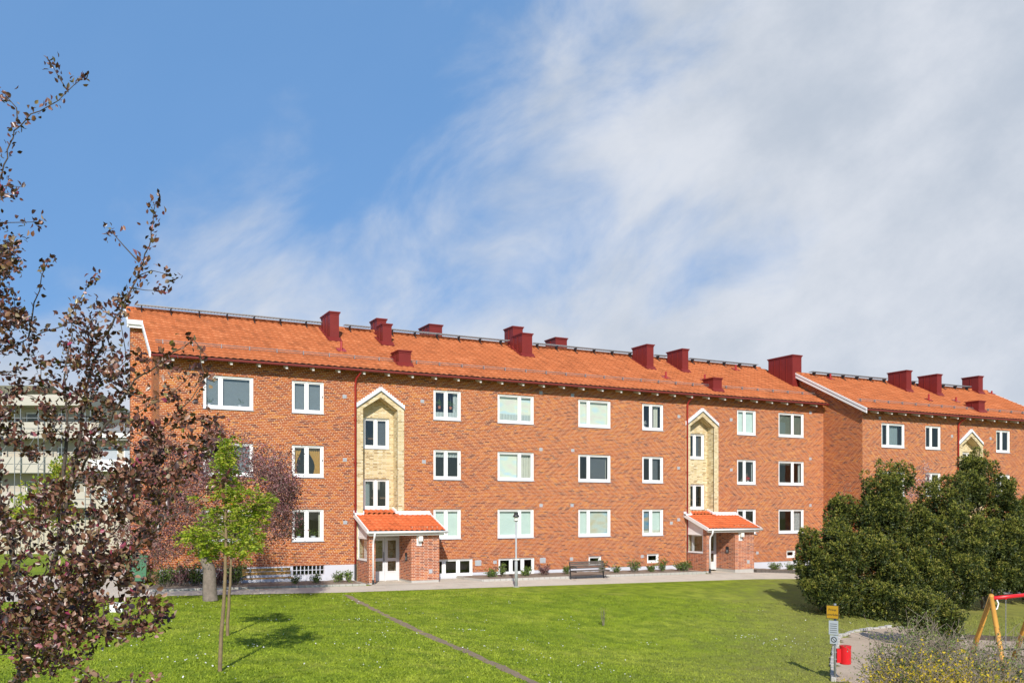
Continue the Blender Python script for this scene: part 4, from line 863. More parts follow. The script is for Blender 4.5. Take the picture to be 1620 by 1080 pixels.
# ------------------------------------------------------------------ pale flats far left
def local_root(name, px, d, label, cat):
    p = atd(px, HY, d); return empty(name, (p.x, p.y, 0), -YAW, label, cat), d/FPX
wb, mp2 = local_root('apartment_block', 60, 76, 'cream three storey flats with long balconies beyond the bronze leaves', 'apartment building')
X = lambda px: (px-60)*mp2; Z = lambda py: HC+(HY-py)*mp2
def lo(mb, nm, mt, par=wb, **k): o = mb.build(nm, mt, None, **k); o.parent = par; return o
hh_ = []; flo = [(652, 690), (706, 744), (760, 798)]
for y0, y1 in flo:
    for a, b in ((-60, -28), (-12, 4), (40, 62), (90, 104), (118, 134)): hh_.append((X(a), X(b), Z(y1-4), Z(y0)))
w_ = MB(); holed(w_, X(-140), X(157), -1, Z(640), 0, hh_); w_.box(X(-140), X(157), 4, 9, -1, Z(640)); w_.face([(X(157), 0, -1), (X(157), 9, -1), (X(157), 9, Z(640)), (X(157), 0, Z(640))]); lo(w_, 'rendered_wall', BEIGE)
for h in hh_:
    f = MB(); f.box(h[0], h[1], .1, .16, h[3]-.12, h[3]); f.box(h[0], h[1], .1, .16, h[2], h[2]+.1); f.box(h[0], h[0]+.1, .1, .16, h[2]+.1, h[3]-.12); f.box(h[1]-.1, h[1], .1, .16, h[2]+.1, h[3]-.12); fo = lo(f, 'window', WHITE)
    g = MB(); g.face([(h[0]+.1, .13, h[2]+.1), (h[1]-.1, .13, h[2]+.1), (h[1]-.1, .13, h[3]-.12), (h[0]+.1, .13, h[3]-.12)]); lo(g, 'pane', GLASS, fo)
for y0, y1 in ((670, 692), (724, 746), (778, 800)):
    o = lo(MB().box(X(-140), X(157), -1.5, 0, Z(y1)-.18, Z(y1)), 'balcony_slab', BWHITE); lo(MB().box(X(-140), X(157), -1.5, -1.44, Z(y1), Z(y0)), 'balcony_front', BWHITE, o)
    for px in range(-130, 158, 24): lo(MB().beam((X(px), -1.47, Z(y0)), (X(px), -1.47, Z(y0)+.35), .04, .04), 'rail_post', STEEL, o)
    lo(MB().beam((X(-140), -1.47, Z(y0)+.35), (X(157), -1.47, Z(y0)+.35), .05, .04), 'handrail', STEEL, o)
lo(MB().box(X(-142), X(158), -1.9, .2, Z(645), Z(632)).box(X(-142), X(158), -1.7, .1, Z(632), Z(628)), 'eave_fascia', BWHITE)
lo(MB().prism([(-1.7, Z(628)), (4.5, Z(598)), (10.5, Z(628))], 'x', X(-142), X(40)).prism([(-1.7, Z(628)), (4.5, Z(612)), (10.5, Z(628))], 'x', X(40), X(122)), 'roof', MTILE)
for px in (-100, -40, 20, 78, 157): lo(MB().beam((X(px), -1.4, -1), (X(px), -1.4, Z(632)), .14, .14), 'balcony_post', WHITE)
for px in range(-130, 160, 36):
    sc2 = empty('scaffold_frame', (0, 0, 0), 0, 'thin grey scaffold frame standing along the cream flats', 'scaffold', 'scaffold frames before the cream flats'); sc2.location = wb.location+Vector((cs*X(px)-sn*2.6, -sn*X(px)-cs*2.6, 0)); sc2.rotation_euler = (0, 0, -YAW)
    for nm, a_, b_ in (('upright', (0, 0, -.5), (0, 0, Z(650))), ('upright', (0, .9, -.5), (0, .9, Z(650)))): lo(MB().tube([a_, b_], .035, 6), nm, STEEL, sc2)
    for py in (690, 744, 798): lo(MB().tube([(0, 0, Z(py-8)), (36*mp2-.1, 0, Z(py-8))], .03, 6), 'rail', STEEL, sc2); lo(MB().tube([(0, 0, Z(py)), (0, .9, Z(py))], .03, 6), 'transom', STEEL, sc2)
    lo(MB().tube([(0, 0, Z(744)), (36*mp2-.1, 0, Z(690))], .025, 6), 'brace', STEEL, sc2)
wl_, mp2 = local_root('link_building', 185, 68, 'low wing with pale grey tiled roof between the cream flats and the brick block', 'building')
X = lambda px: (px-185)*mp2; Z = lambda py: HC+(HY-py)*mp2
lo(MB().box(X(152), X(262), 0, 8, -1, Z(694)), 'wall', BEIGE, wl_); rr_ = MB(); rr_.face([(X(150), -1.2, Z(690)), (X(270), -1.2, Z(690)), (X(270), 6, Z(655)), (X(150), 6, Z(655))]); rr_.box(X(150), X(270), -1.15, 6, Z(698), Z(691)); lo(rr_, 'roof', GTILE, wl_)
lo(MB().box(X(150), X(270), -1.3, -1.2, Z(694), Z(687)), 'eave_board', WHITE, wl_)
for a, b, y0, y1 in ((162, 186, 708, 738), (198, 212, 708, 738), (162, 186, 762, 792)):
    f = lo(MB().box(X(a)-.08, X(b)+.08, -.05, .02, Z(y1)-.08, Z(y0)+.08), 'window', WHITE, wl_); lo(MB().box(X(a), X(b), -.07, -.05, Z(y1), Z(y0)), 'pane', SIGNG, f)
lo(MB().box(X(152), X(262), -1.2, -.05, Z(746), Z(743)).box(X(152), X(262), -1.2, -1.15, Z(743), Z(728)), 'balcony_front', WHITE, wl_)

# ------------------------------------------------------------------ plants: leaves, twigs
def leaves(P, D, Ln, Wd, rng, fold=.25):
    n = len(P); D = D/np.linalg.norm(D, axis=1)[:, None]; rv = rng.randn(n, 3); S = np.cross(D, rv); S /= np.linalg.norm(S, axis=1)[:, None]+1e-9; N = np.cross(D, S)
    Ln = Ln[:, None]; Wd = Wd[:, None]; m = P+D*Ln*.45
    V = np.stack([P, m+S*Wd/2+N*Wd*fold, P+D*Ln-N*Ln*.08, m-S*Wd/2+N*Wd*fold], 1).reshape(-1, 3); F = np.arange(n*4).reshape(n, 4)
    return V, F
def oval(P, D, Ln, Wd, rng, fold=.2):
    n = len(P); D = D/np.linalg.norm(D, axis=1)[:, None]; rv = rng.randn(n, 3); S = np.cross(D, rv); S /= np.linalg.norm(S, axis=1)[:, None]+1e-9; N = np.cross(D, S); Ln = Ln[:, None]; W2 = Wd[:, None]/2
    f = lambda t, w, h: P+D*Ln*t+S*W2*w+N*Wd[:, None]*h
    V = np.stack([f(0, 0, 0), f(.25, .8, fold*.8), f(.6, .95, fold), f(1, 0, -.12), f(.6, -.95, fold), f(.25, -.8, fold*.8), f(.5, 0, 0)], 1).reshape(-1, 3); b = np.arange(n)[:, None]*7
    F = np.concatenate([b+[0, 1, 2, 6], b+[6, 2, 3, 3], b+[6, 3, 4, 4], b+[0, 6, 4, 5]]); F = np.concatenate([b+[0, 1, 2, 6], b+[0, 6, 4, 5]]); T3 = np.concatenate([b+[6, 2, 3], b+[6, 3, 4]])
    return V, F, T3
def needles(P, D, Ln, Wd, rng, k=5, spread=.7):
    """tufts of k narrow blades"""
    P = np.repeat(P, k, 0); D = np.repeat(D/np.linalg.norm(D, axis=1)[:, None], k, 0)+rng.randn(len(P), 3)*spread; Ln = np.repeat(Ln, k)*rng.uniform(.7, 1.2, len(P)); return leaves(P, D, Ln, np.full(len(P), Wd), rng, .1)
class Tree:
    def __init__(s, seed): s.rng = np.random.RandomState(seed); s.N = []; s.R = []; s.segs = []; s.thin = []
    def path(s, pts, r0, r1, step=.3, wob=.02, leafy=False):
        pts = [np.array(p, float) for p in pts]; Ls = [np.linalg.norm(b-a) for a, b in zip(pts, pts[1:])]; T = sum(Ls); out = []; acc = 0
        for (a, b), L in zip(zip(pts, pts[1:]), Ls):
            n = max(1, int(L/step))
            for k in range(n): t = (acc+L*k/n)/T; out.append((a+(b-a)*k/n+s.rng.randn(3)*wob*(0 if not out else 1), r0+(r1-r0)*t))
            acc += L
        out.append((pts[-1], r1)); s.segs.append(out)
        for p, r in out:
            s.N.append(p); s.R.append(r)
            if leafy: s.thin.append((p, out))
        return out
    def grow(s, targets, rmax=.02, rtip=.003, lift=.15, step=.15, wob=.015):
        N = np.array(s.N); targets = sorted(targets, key=lambda t: np.min(np.sum((N-t)**2, 1)))
        for t in targets:
            N = np.array(s.N); t = np.array(t); d = np.sqrt(np.sum((N-t)**2, 1))+.8*np.maximum(0, N[:, 2]-t[2]); i = int(np.argmin(d)); a = N[i]; L = np.linalg.norm(t-a)
            if L < .04: continue
            r = min(rmax, s.R[i]*.75); mid = (a+t)/2+np.array([0, 0, -lift*L*.3])+s.rng.randn(3)*L*.07; s.path([a, mid, t], max(r, rtip*1.4), rtip, step, wob, True)
    def wood(s, name, mat, parent, k=5):
        m = MB()
        for sg in s.segs: m.tube([p for p, r in sg], [r for p, r in sg], k if sg[0][1] < .03 else 9, False)
        return m.build(name, mat, parent, smooth=True)
def tree_root(name, base, label, cat, group=None): return empty(name, base, 0, label, cat, group)

# --- the bronze-leaved crab apple close by on the left; its trunk stands just below the picture
tb = atd(-60, 900, 7.9); tb.z = G(tb.x, tb.y)
T = Tree(11); P3 = lambda px, py, d: atd(px, py, d)
T.path([tb, P3(-30, 1300, 7.8), P3(40, 1040, 7.6), P3(94, 860, 7.5), P3(99, 770, 7.5), P3(106, 690, 7.5)], .034, .014, .3, .012)
T.path([P3(98, 850, 7.5), P3(122, 720, 7.4), P3(140, 600, 7.3), P3(165, 537, 7.3), P3(196, 480, 7.2), P3(215, 440, 7.2), P3(236, 390, 7.1), P3(246, 322, 7.1)], .018, .003, .06, .006, True)
T.path([P3(106, 690, 7.5), P3(104, 600, 7.6), P3(110, 540, 7.7), P3(122, 480, 7.8)], .011, .003, .062, .008, True)
T.path([P3(100, 800, 7.5), P3(150, 700, 7.0), P3(187, 643, 6.9), P3(213, 600, 6.8), P3(267, 563, 6.7), P3(307, 537, 6.6), P3(318, 552, 6.6), P3(322, 590, 6.6)], .014, .003, .06, .006, True)
T.path([P3(20, 1120, 7.6), P3(70, 964, 6.9), P3(141, 925, 6.6), P3(197, 880, 6.3), P3(255, 830, 6.2), P3(300, 800, 6.1), P3(352, 762, 6.0)], .018, .003, .06, .008, True)
T.path([P3(190, 830, 6.9), P3(245, 690, 6.7), P3(277, 660, 6.6), P3(300, 630, 6.5), P3(323, 600, 6.5)], .008, .003, .06, .006, True)
T.path([P3(30, 1060, 7.5), P3(40, 992, 6.6), P3(120, 985, 6.2), P3(193, 1000, 6.1), P3(230, 1002, 6.1)], .009, .003, .06, .006, True)
T.path([P3(20, 1080, 7.5), P3(88, 1038, 6.4), P3(141, 1066, 6.2), P3(183, 1078, 6.1), P3(236, 1077, 6.1)], .008, .003, .06, .006, True)
T.path([P3(50, 1000, 7.5), P3(0, 800, 7.6), P3(-60, 640, 7.7), P3(-70, 480, 7.7), P3(-30, 330, 7.6), P3(0, 283, 7.5), P3(24, 205, 7.5), P3(50, 182, 7.4), P3(80, 170, 7.4), P3(105, 150, 7.4), P3(128, 126, 7.4)], .02, .003, .06, .006, True)
T.path([P3(108, 146, 7.4), P3(93, 122, 7.4), P3(84, 106, 7.4)], .005, .003, .15, .004, True)
T.path([P3(28, 196, 7.5), P3(27, 172, 7.5), P3(8, 150, 7.5)], .006, .003, .15, .004, True)
T.path([P3(-70, 500, 7.7), P3(-20, 370, 7.7), P3(0, 352, 7.6), P3(60, 351, 7.6)], .008, .003, .15, .004, True)
T.path([P3(0, 295, 7.5), P3(15, 295, 7.5), P3(38, 296, 7.5)], .004, .002, .15, .003)
T.path([P3(0, 800, 7.6), P3(-10, 560, 8.0), P3(45, 535, 8.1), P3(100, 515, 8.1), P3(145, 440, 8.0)], .012, .003, .06, .006, True)
T.path([P3(220, 415, 7.2), P3(196, 388, 7.2), P3(176, 366, 7.2)], .006, .003, .12, .004, True)
T.path([P3(214, 438, 7.2), P3(240, 428, 7.2), P3(266, 434, 7.2)], .005, .002, .12, .004, True)
T.path([P3(208, 455, 7.2), P3(230, 458, 7.2), P3(254, 460, 7.2)], .004, .002, .12, .004, True)
T.path([P3(168, 530, 7.3), P3(185, 580, 7.2), P3(203, 615, 7.1)], .006, .003, .12, .006, True)
T.path([P3(45, 535, 8.1), P3(55, 480, 8.0), P3(75, 415, 7.9)], .008, .003, .12, .006, True)
T.path([P3(-10, 760, 7.6), P3(-20, 420, 7.2), P3(12, 400, 7.1), P3(30, 380, 7.0)], .008, .003, .062, .008, True)
rg = T.rng; tg = []
def fill(n, x0, x1, y0, y1, d0, d1, cond=lambda x, y: True):
    k = 0
    while k < n:
        x, y = rg.uniform(x0, x1), rg.uniform(y0, y1)
        if cond(x, y): tg.append(tuple(P3(x, y, rg.uniform(d0, d1)))); k += 1
fill(70, -60, 34, 300, 560, 6.8, 8.2); fill(56, -60, 130, 450, 720, 6.8, 8.4, lambda x, y: x < 40+(y-470)*.45+rg.uniform(-30, 20))
fill(140, -60, 330, 740, 1000, 6.0, 8.2, lambda x, y: x < 300-abs(y-800)*.75+rg.uniform(-60, 0) )
fill(32, 130, 300, 560, 780, 6.4, 7.6, lambda x, y: abs((x-215)*.8+(y-640)) < 75 or (y > 690 and x < 270)); fill(30, -60, 130, 950, 1040, 6.0, 7.4); fill(22, 130, 240, 470, 660, 6.9, 7.5, lambda x, y: abs(x-(165+(537-y)*.33)) < 45)
fill(12, 60, 150, 500, 640, 7.0, 8.0); fill(60, 60, 275, 880, 1015, 6.0, 6.6, lambda x, y: x < 275-abs(y-960)*1.2); fill(40, 180, 345, 660, 880, 6.1, 6.8, lambda x, y: x+(y-700)*.75 < 340)
fill(36, -40, 150, 900, 1080, 6.2, 7.4)
T.grow(tg, .007, .0028, .2, .12, .012)
ct = tree_root('crab_apple_tree', tb, 'near bronze-leaved crab apple whose branches fill the left edge', 'tree')
bk_ = [sg for sg in T.segs]; trunk_sg = bk_[:1]; T2 = T.segs; T.segs = trunk_sg; T.wood('trunk', DBARK, ct, 9); T.segs = bk_[1:]; T.wood('branches', DBARK, ct, 5); T.segs = T2
LP = []; LD = []
for p, out in T.thin:
    i = [q is p for q, _ in out].index(True); d = out[min(i+1, len(out)-1)][0]-out[max(i-1, 0)][0]; d = d/(np.linalg.norm(d)+1e-6)
    last = i == len(out)-1
    
    for _ in range(rg.randint(3, 8)+(13 if last else 0)):
        u = rg.randn(3); u /= np.linalg.norm(u); dd_ = u+d*.7+np.array([0, 0, .25]); LP.append(p+rg.randn(3)*.028+d*rg.uniform(-.06, .06)); LD.append(dd_)
LP = np.array(LP); LD = np.array(LD); sz = rg.uniform(.032, .060, len(LP)); V, F, T3 = oval(LP, LD, sz, sz*rg.uniform(.5, .7, len(LP)), rg, .2); npmesh('leaves', V, np.concatenate([np.concatenate([F[:, :3], F[:, [0, 2, 3]]]), T3]), CRAB, ct)

def crown_tree(name, label, cat, base, trunk, targets, mats, seed, leaf, per, rtrunk=.1, group=None, twig=None, spread=.09, step=.2, foliage='leaves', tips=2):
    t = Tree(seed); root = tree_root(name, base, label, cat, group)
    t.path([base]+trunk, rtrunk, rtrunk*.45, .3, .01); ts = t.segs; t.grow(targets, rtrunk*.4, .006, .2, step, .02)
    allsg = t.segs; t.segs = allsg[:1]; t.wood('trunk', mats[0], root, 9); t.segs = allsg[1:]; t.wood('branches', twig or mats[0], root, 4)
    rg = t.rng; P = []; D = []
    for p, out in t.thin:
        i = [q is p for q, _ in out].index(True)
        if i < 1: continue
        d = out[min(i+1, len(out)-1)][0]-out[max(i-1, 0)][0]; d = d/(np.linalg.norm(d)+1e-6)
        for _ in range(per*(tips if i == len(out)-1 else 1)): P.append(p+rg.randn(3)*spread); D.append(rg.randn(3)+d*.6+np.array([0, 0, .3]))
    P = np.array(P); D = np.array(D); return root, t, P, D
# --- purple tree in front of the long block
pb_ = gh(333, 950); d0 = pb_.x*sn+pb_.y*cs
def crown_targets(rng, n, shape, d0, dr):
    o = []
    while len(o) < n:
        e = shape[rng.randint(len(shape))]; a = rng.randn(3); a /= np.linalg.norm(a); r = rng.rand()**.35; px = e[0]+a[0]*e[2]*r; py = e[1]+a[1]*e[3]*r
        o.append(tuple(atd(px, py, d0+a[2]*r*dr)))
    return o
rr = np.random.RandomState(4)
tg = crown_targets(rr, 1150, [(270, 770, 75, 70), (330, 745, 65, 55), (390, 775, 60, 62), (425, 800, 42, 55), (235, 830, 60, 60), (300, 820, 70, 50), (370, 735, 50, 48), (415, 740, 30, 40), (360, 840, 70, 36), (250, 720, 40, 40), (260, 790, 60, 70), (285, 750, 55, 60), (240, 860, 60, 40), (445, 760, 26, 50), (440, 825, 34, 50), (345, 700, 14, 26), (450, 790, 26, 60)], d0, 2.6)
tk = [atd(331, 900, d0), atd(322, 880, d0), atd(318, 850, d0), atd(322, 810, d0)]
root, t, P, D = crown_tree('purple_plum_tree', 'purple-leaved tree with thick grey trunk before the left windows', 'tree', pb_, tk, tg, (BARK,), 21, 0, 9, .27, step=.22, spread=.16)
sz = t.rng.uniform(.055, .10, len(P)); V, F = leaves(P, D, sz, sz*.6, t.rng); npmesh('leaves', V, F, PURP, root)
# --- two green rowan saplings
def rowan(bpx, shape, tkp, n, seed, label):
    b = gh(*bpx); d = b.x*sn+b.y*cs; rr = np.random.RandomState(seed); tg = crown_targets(rr, n, shape, d, .62)
    root, t, P, D = crown_tree('rowan_sapling', label, 'tree', b, [atd(x, y, d) for x, y in tkp], tg, (YBARK,), seed, 0, 2, .044, step=.16, spread=.05, group='rowan saplings on the lawn')
    LPs, LDs = [], []; rg = t.rng
    for p, dd in zip(P, D):      # feathered leaf: paired leaflets on a stalk
        dd = dd/np.linalg.norm(dd); dd[2] = dd[2]*.5; s_ = np.cross(dd, [0, 0, 1.]); s_ = s_/(np.linalg.norm(s_)+1e-6); L = rg.uniform(.13, .22)
        for k in range(5):
            q = p+dd*L*(k+1)/5-np.array([0, 0, .02*k*k/6])
            for sg in (-1, 1): LPs.append(q); LDs.append(s_*sg+dd*.8+rg.randn(3)*.15)
        LPs.append(p+dd*L); LDs.append(dd)
    LPs = np.array(LPs); sz = rg.uniform(.055, .09, len(LPs)); V, F = leaves(LPs, np.array(LDs), sz, sz*.5, rg, .12); npmesh('leaves', V, F, ROWAN, root)
rowan((348, 1061), [(322, 800, 30, 34), (365, 790, 34, 30), (400, 795, 32, 34), (335, 838, 40, 20), (392, 835, 30, 18), (356, 760, 22, 26), (357, 718, 9, 26), (310, 845, 22, 18), (335, 870, 26, 14), (385, 868, 26, 12), (418, 795, 14, 18)], [(351, 1000), (356, 930), (357, 880), (357, 820), (357, 740), (357, 705)], 130, 31, 'nearer thin rowan sapling with bright green leaves and bent stem')
rowan((360, 1005), [(352, 825, 30, 26), (385, 820, 28, 28), (365, 850, 36, 20), (340, 860, 20, 14), (395, 855, 18, 14)], [(362, 960), (365, 905), (366, 870), (366, 820)], 70, 37, 'farther rowan sapling standing just behind its twin')
# --- background greens at far left and the pink shrub behind the evergreens
def small_tree(name, label, cat, px, py_base, d, shape, mat, n, seed, dr, sz, per, bark=TWIG, group=None):
    b = atd(px, 805, d); b.z = G(b.x, b.y); rr = np.random.RandomState(seed); tg = crown_targets(rr, n, shape, d, dr)
    root, t, P, D = crown_tree(name, label, cat, b, [atd(px, py_base, d)], tg, (bark,), seed, 0, per, .07, step=.25, spread=.1, group=group)
    s_ = t.rng.uniform(sz*.7, sz*1.3, len(P)); V, F = leaves(P, D, s_, s_*.6, t.rng); npmesh('leaves', V, F, mat, root)
small_tree('lime_tree', 'light green young tree seen through the bronze branches by the cream flats', 'tree', 80, 850, 42, [(70, 770, 34, 30), (100, 745, 22, 26), (45, 800, 30, 30), (95, 810, 34, 30)], ROWAN, 90, 41, 1.5, .16, 9)
small_tree('flowering_shrub', 'pinkish blossoming shrub between two evergreen peaks', 'shrub', 1455, 880, 46, [(1455, 790, 22, 36), (1440, 770, 16, 24), (1465, 760, 10, 26)], BLOS, 60, 43, 1.0, .09, 5)
small_tree('bare_shrub', 'thin bare reddish shrub in the brick corner between the blocks', 'shrub', 1335, 860, 49, [(1330, 800, 22, 40), (1345, 790, 14, 30)], PURP, 40, 44, .8, .07, 1)
# --- evergreens on the right
def yew(label, base, lobes, seed, dens=1, name='yew_tree', nsz=1):
    """lobes: (px, py, rx px, ry px, depth, depth radius m)"""
    rg = np.random.RandomState(seed); root = empty(name, base, 0, label, 'evergreen', 'dark evergreens by the play area'); P = []; D = []; TP = []; TD = []
    t = Tree(seed)
    rot = lambda q: np.stack([q[:, 0]*cs+q[:, 1]*sn, -q[:, 0]*sn+q[:, 1]*cs, q[:, 2]], 1); ls = []
    for (px, py, rx, ry, d, rd) in lobes:
        c = atd(px, py, d); k = d/FPX; ls.append((np.array(c), np.array([rx*k*.9, rd, ry*k*.97])*.93))
        t.path([tuple(base), (base[0]*.5+c.x*.5, base[1]*.5+c.y*.5, base[2]+.5*(c.z-base[2])), tuple(c)], .07, .02, .3, .03)
        for _ in range(5):
            a = rg.randn(3); a[1] = -abs(a[1]); a /= np.linalg.norm(a); ls.append((np.array(c)+rot((a*[rx*k, rd, ry*k]*.78)[None])[0], np.array([rx*k, rd, ry*k])*rg.uniform(.30, .42)))
    for c, rad3 in ls:
        area = 4*math.pi*((rad3[0]*rad3[2]+rad3[0]*rad3[1]+rad3[2]*rad3[1])/3); nb = int(area*4.6*dens)+4; a = rg.randn(nb, 3); a /= np.linalg.norm(a, axis=1)[:, None]
        rr_ = np.where(rg.rand(nb) < .66, rg.uniform(.84, 1.12, nb), rg.uniform(.4, .82, nb)); pc = c+rot(a*rad3*rr_[:, None]); pc = pc[pc[:, 2] > base[2]+.05]; an = rot(a)[:len(pc)]; pr = rg.uniform(.15, .31, len(pc))*nsz
        m = 46; e = rg.randn(len(pc), m, 3)+np.repeat(((pc-c)/(np.linalg.norm(pc-c, axis=1)[:, None]+1e-6))[:, None], m, 1)*.9+[0, 0, .5]; e /= np.linalg.norm(e, axis=2)[:, :, None]
        pos = (pc[:, None]+e*pr[:, None, None]*rg.uniform(.55, 1, (len(pc), m, 1))*[.8, .8, 1.45]).reshape(-1, 3); e = e.reshape(-1, 3); lit_tip = (e[:, 2] > .3) & (rg.rand(len(e)) < .72)  # pale tips kept to puff tops: colour paints tops bright, undersides dark
        P.append(pos[~lit_tip]); D.append(e[~lit_tip]); TP.append(pos[lit_tip]); TD.append(e[lit_tip])
    P, D, TP, TD = map(np.concatenate, (P, D, TP, TD)); t.wood('branches', BARK, root, 6)
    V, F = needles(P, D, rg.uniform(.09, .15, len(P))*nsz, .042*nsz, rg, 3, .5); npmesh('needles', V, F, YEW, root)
    V, F = needles(TP, TD, rg.uniform(.07, .12, len(TP))*nsz, .032*nsz, rg, 3, .45); npmesh('young_lit_needles', V, F, YEWT, root)
def gb(px, d): b = atd(px, 805, d); b.z = G(b.x, b.y); return b
yew('leftmost low spreading evergreen beside the lawn', gb(1300, 37), [(1284, 885, 22, 44, 37, 1.0), (1330, 815, 24, 24, 38, .8), (1322, 850, 22, 30, 37.5, .9), (1325, 890, 44, 48, 36.5, 1.3), (1290, 905, 26, 34, 36.6, .9), (1318, 935, 44, 30, 36, 1.2)], 51)
yew('tall dome-topped evergreen second from the left', gb(1395, 37.5), [(1400, 780, 38, 44, 38, 1.3), (1388, 830, 42, 50, 37.5, 1.4), (1425, 840, 34, 50, 38, 1.3), (1375, 900, 44, 54, 36.6, 1.4), (1418, 910, 40, 48, 36.6, 1.4), (1395, 955, 50, 30, 36, 1.3)], 52)
yew('broad evergreen with ragged peak right of the domed one', gb(1480, 38), [(1490, 795, 34, 42, 39, 1.3), (1510, 850, 44, 48, 38, 1.5), (1465, 865, 40, 54, 37.4, 1.4), (1450, 925, 42, 46, 36.8, 1.3), (1500, 915, 48, 44, 37, 1.5)], 53)
yew('tallest evergreen with pointed crown under the yellow stair tower', gb(1555, 40), [(1545, 752, 26, 34, 41, 1.1), (1528, 780, 26, 30, 40.5, 1.1), (1565, 800, 36, 44, 40.5, 1.4), (1545, 850, 50, 50, 39.6, 1.6), (1585, 870, 40, 50, 39.6, 1.5), (1555, 905, 44, 30, 39, 1.3)], 54)
yew('rightmost evergreen cut by the right edge of the photo', gb(1650, 43), [(1618, 838, 22, 40, 43, 1.2), (1650, 830, 34, 60, 43.5, 1.5), (1625, 895, 44, 40, 42, 1.6), (1665, 900, 50, 60, 43, 1.7)], 55)
yew('small rounded evergreen bush left of the swing', gb(1460, 29.5), [(1440, 965, 26, 30, 29.5, .7), (1475, 968, 34, 32, 29.3, .8), (1500, 985, 20, 22, 29, .6)], 56, 2, 'evergreen_bush', .75)
# --- twiggy bushes in front at lower right
def twiggy(label, px, d, spread_px, top, n, seed, mat, leafn, name='twiggy_shrub', cat='shrub', lsz=.045, bark=TWIG):
    rg = np.random.RandomState(seed); b = gb(px, d); root = empty(name, b, 0, label, cat, 'bushes in front of the play area'); t = Tree(seed); tips = []
    for i in range(n):
        x = px+rg.uniform(-1, 1)*spread_px; y = top+rg.uniform(0, 90)+abs(x-px)*.25; e = atd(x, y, d+rg.uniform(-1, 1)*1.0); s0 = b+Vector((rg.uniform(-.4, .4), rg.uniform(-.4, .4), 0)); mid = s0.lerp(e, .55)+Vector((rg.uniform(-.2, .2), rg.uniform(-.2, .2), .1))
        t.path([s0, mid, e], .012, .004, .2, .02, True)
        for _ in range(8): q = s0.lerp(e, rg.uniform(.4, .97)); f = q+Vector((rg.randn()*.28, rg.randn()*.28, abs(rg.randn())*.28)); t.path([q, f], .0055, .003, .12, .015, True)
    t.wood('twigs', bark, root, 4); P = []; D = []
    for p, out in t.thin:
        if p[2] < b.z+.5: continue
        for _ in range(rg.poisson(leafn)): P.append(p+rg.randn(3)*.05); D.append(rg.randn(3)+[0, 0, .4])
    P = np.array(P); s_ = rg.uniform(lsz*.6, lsz*1.3, len(P)); V, F = leaves(P, np.array(D), s_, s_*.6, rg); npmesh('leaves', V, F, mat, root)
for a in (('bare twiggy bush with sparse buds at the bottom right', 1425, 17.5, 55, 985, 60, 61, TWLF, 1.6), ('tall thin twiggy bush in front of the red bin side of the play area', 1470, 18.5, 50, 965, 60, 62, TWLF, 1.5), ('twiggy bush crossing the left leg of the swing', 1535, 17.5, 50, 1000, 46, 63, TWLF, 1.8), ('leafier twiggy bush below the swing seat', 1600, 17, 48, 985, 44, 64, TWLF, 2.2)): twiggy(*a)
twiggy('yellow flowering bush left of centre among the twiggy bushes', 1495, 15.5, 42, 1035, 40, 65, FORS, 3.4, 'forsythia_bush', 'flowering bush', .05)
twiggy('yellow-green flowering bush in the bottom right corner', 1570, 15.3, 48, 1045, 40, 66, FORS, 1.8, 'forsythia_bush', 'flowering bush', .05)
twiggy('small yellow-budded bush beside the gravel', 1395, 16, 16, 1040, 16, 67, FORS, 3.4, 'forsythia_bush', 'flowering bush', .05)
# --- low plants in the beds
def plant(px, v, h, w, n, seed, mat, label, name='bed_plant', cat='plant', group='low plants in the beds', lsz=.1):
    rg = np.random.RandomState(seed); u = U(px, v); b = Vector((u, v, G(u, v)+.08)); root = empty(name, b, 0, label, cat, group); m = MB(); P = []; D = []
    for i in range(n):
        a = rg.uniform(0, 6.28); r = rg.rand()**.5*w; e = b+Vector((r*math.cos(a), r*math.sin(a)*.6, h*rg.uniform(.45, 1))); m.tube([b+Vector((r*.3*math.cos(a), r*.2*math.sin(a), -.05)), e], [.008, .004], 4)
        for _ in range(14): t_ = rg.uniform(.25, 1.05); P.append(np.array(b.lerp(e, t_))+rg.randn(3)*.045); D.append(rg.randn(3)+[0, 0, .7])
    m.build('stems', BARK, root); s_ = rg.uniform(.6, 1.3, len(P))*lsz; V, F = leaves(np.array(P), np.array(D), s_, s_*.45, rg); npmesh('foliage', V, F, mat, root)
pls = [(778, .4, .35, 30, BUSH, 'leafy perennials at the left end of the long bed'), (796, .75, .3, 20, BUSH, 'rose bush just left of the lamp post'), (832, .45, .35, 28, BUSH, 'green perennials just right of the lamp post'), (860, .55, .42, 34, PURP, 'round reddish shrub between the cellar windows'), (896, .45, .3, 16, BUSH, 'small rose left of the dark bench'), (952, .7, .3, 20, BUSH, 'rose growing behind the right end of the dark bench'), (975, .4, .3, 16, BUSH, 'low rose right of the dark bench'), (1003, .65, .4, 30, BUSH, 'wide rose bush left of the last small cellar window'), (1030, .45, .3, 20, BUSH, 'low plant under the last small cellar window'), (1048, .7, .35, 24, BUSH, 'rose right of the last small cellar window'), (1080, .5, .6, 80, BUSH, 'dense green mound beside the right porch'),
 (536, .45, .3, 30, BUSH, 'brownish tuft by the left porch downpipe'), (552, .5, .2, 24, BUSH, 'upright green leaves against the left porch'), (500, .4, .35, 18, BUSH, 'thin iris leaves under the glass block window'), (466, .35, .25, 14, BUSH, 'small plant left of the glass block window'), (1226, .5, .5, 34, BUSH, 'leafy clump in the wooden edged bed'), (1250, .45, .4, 30, BUSH, 'leafy clump nearest the evergreens')]
for i, (px, h, w, n, mt, lb) in enumerate(pls): plant(px, 39.6 if px < 1200 else 39.9, h, w, n, 70+i, mt, lb)
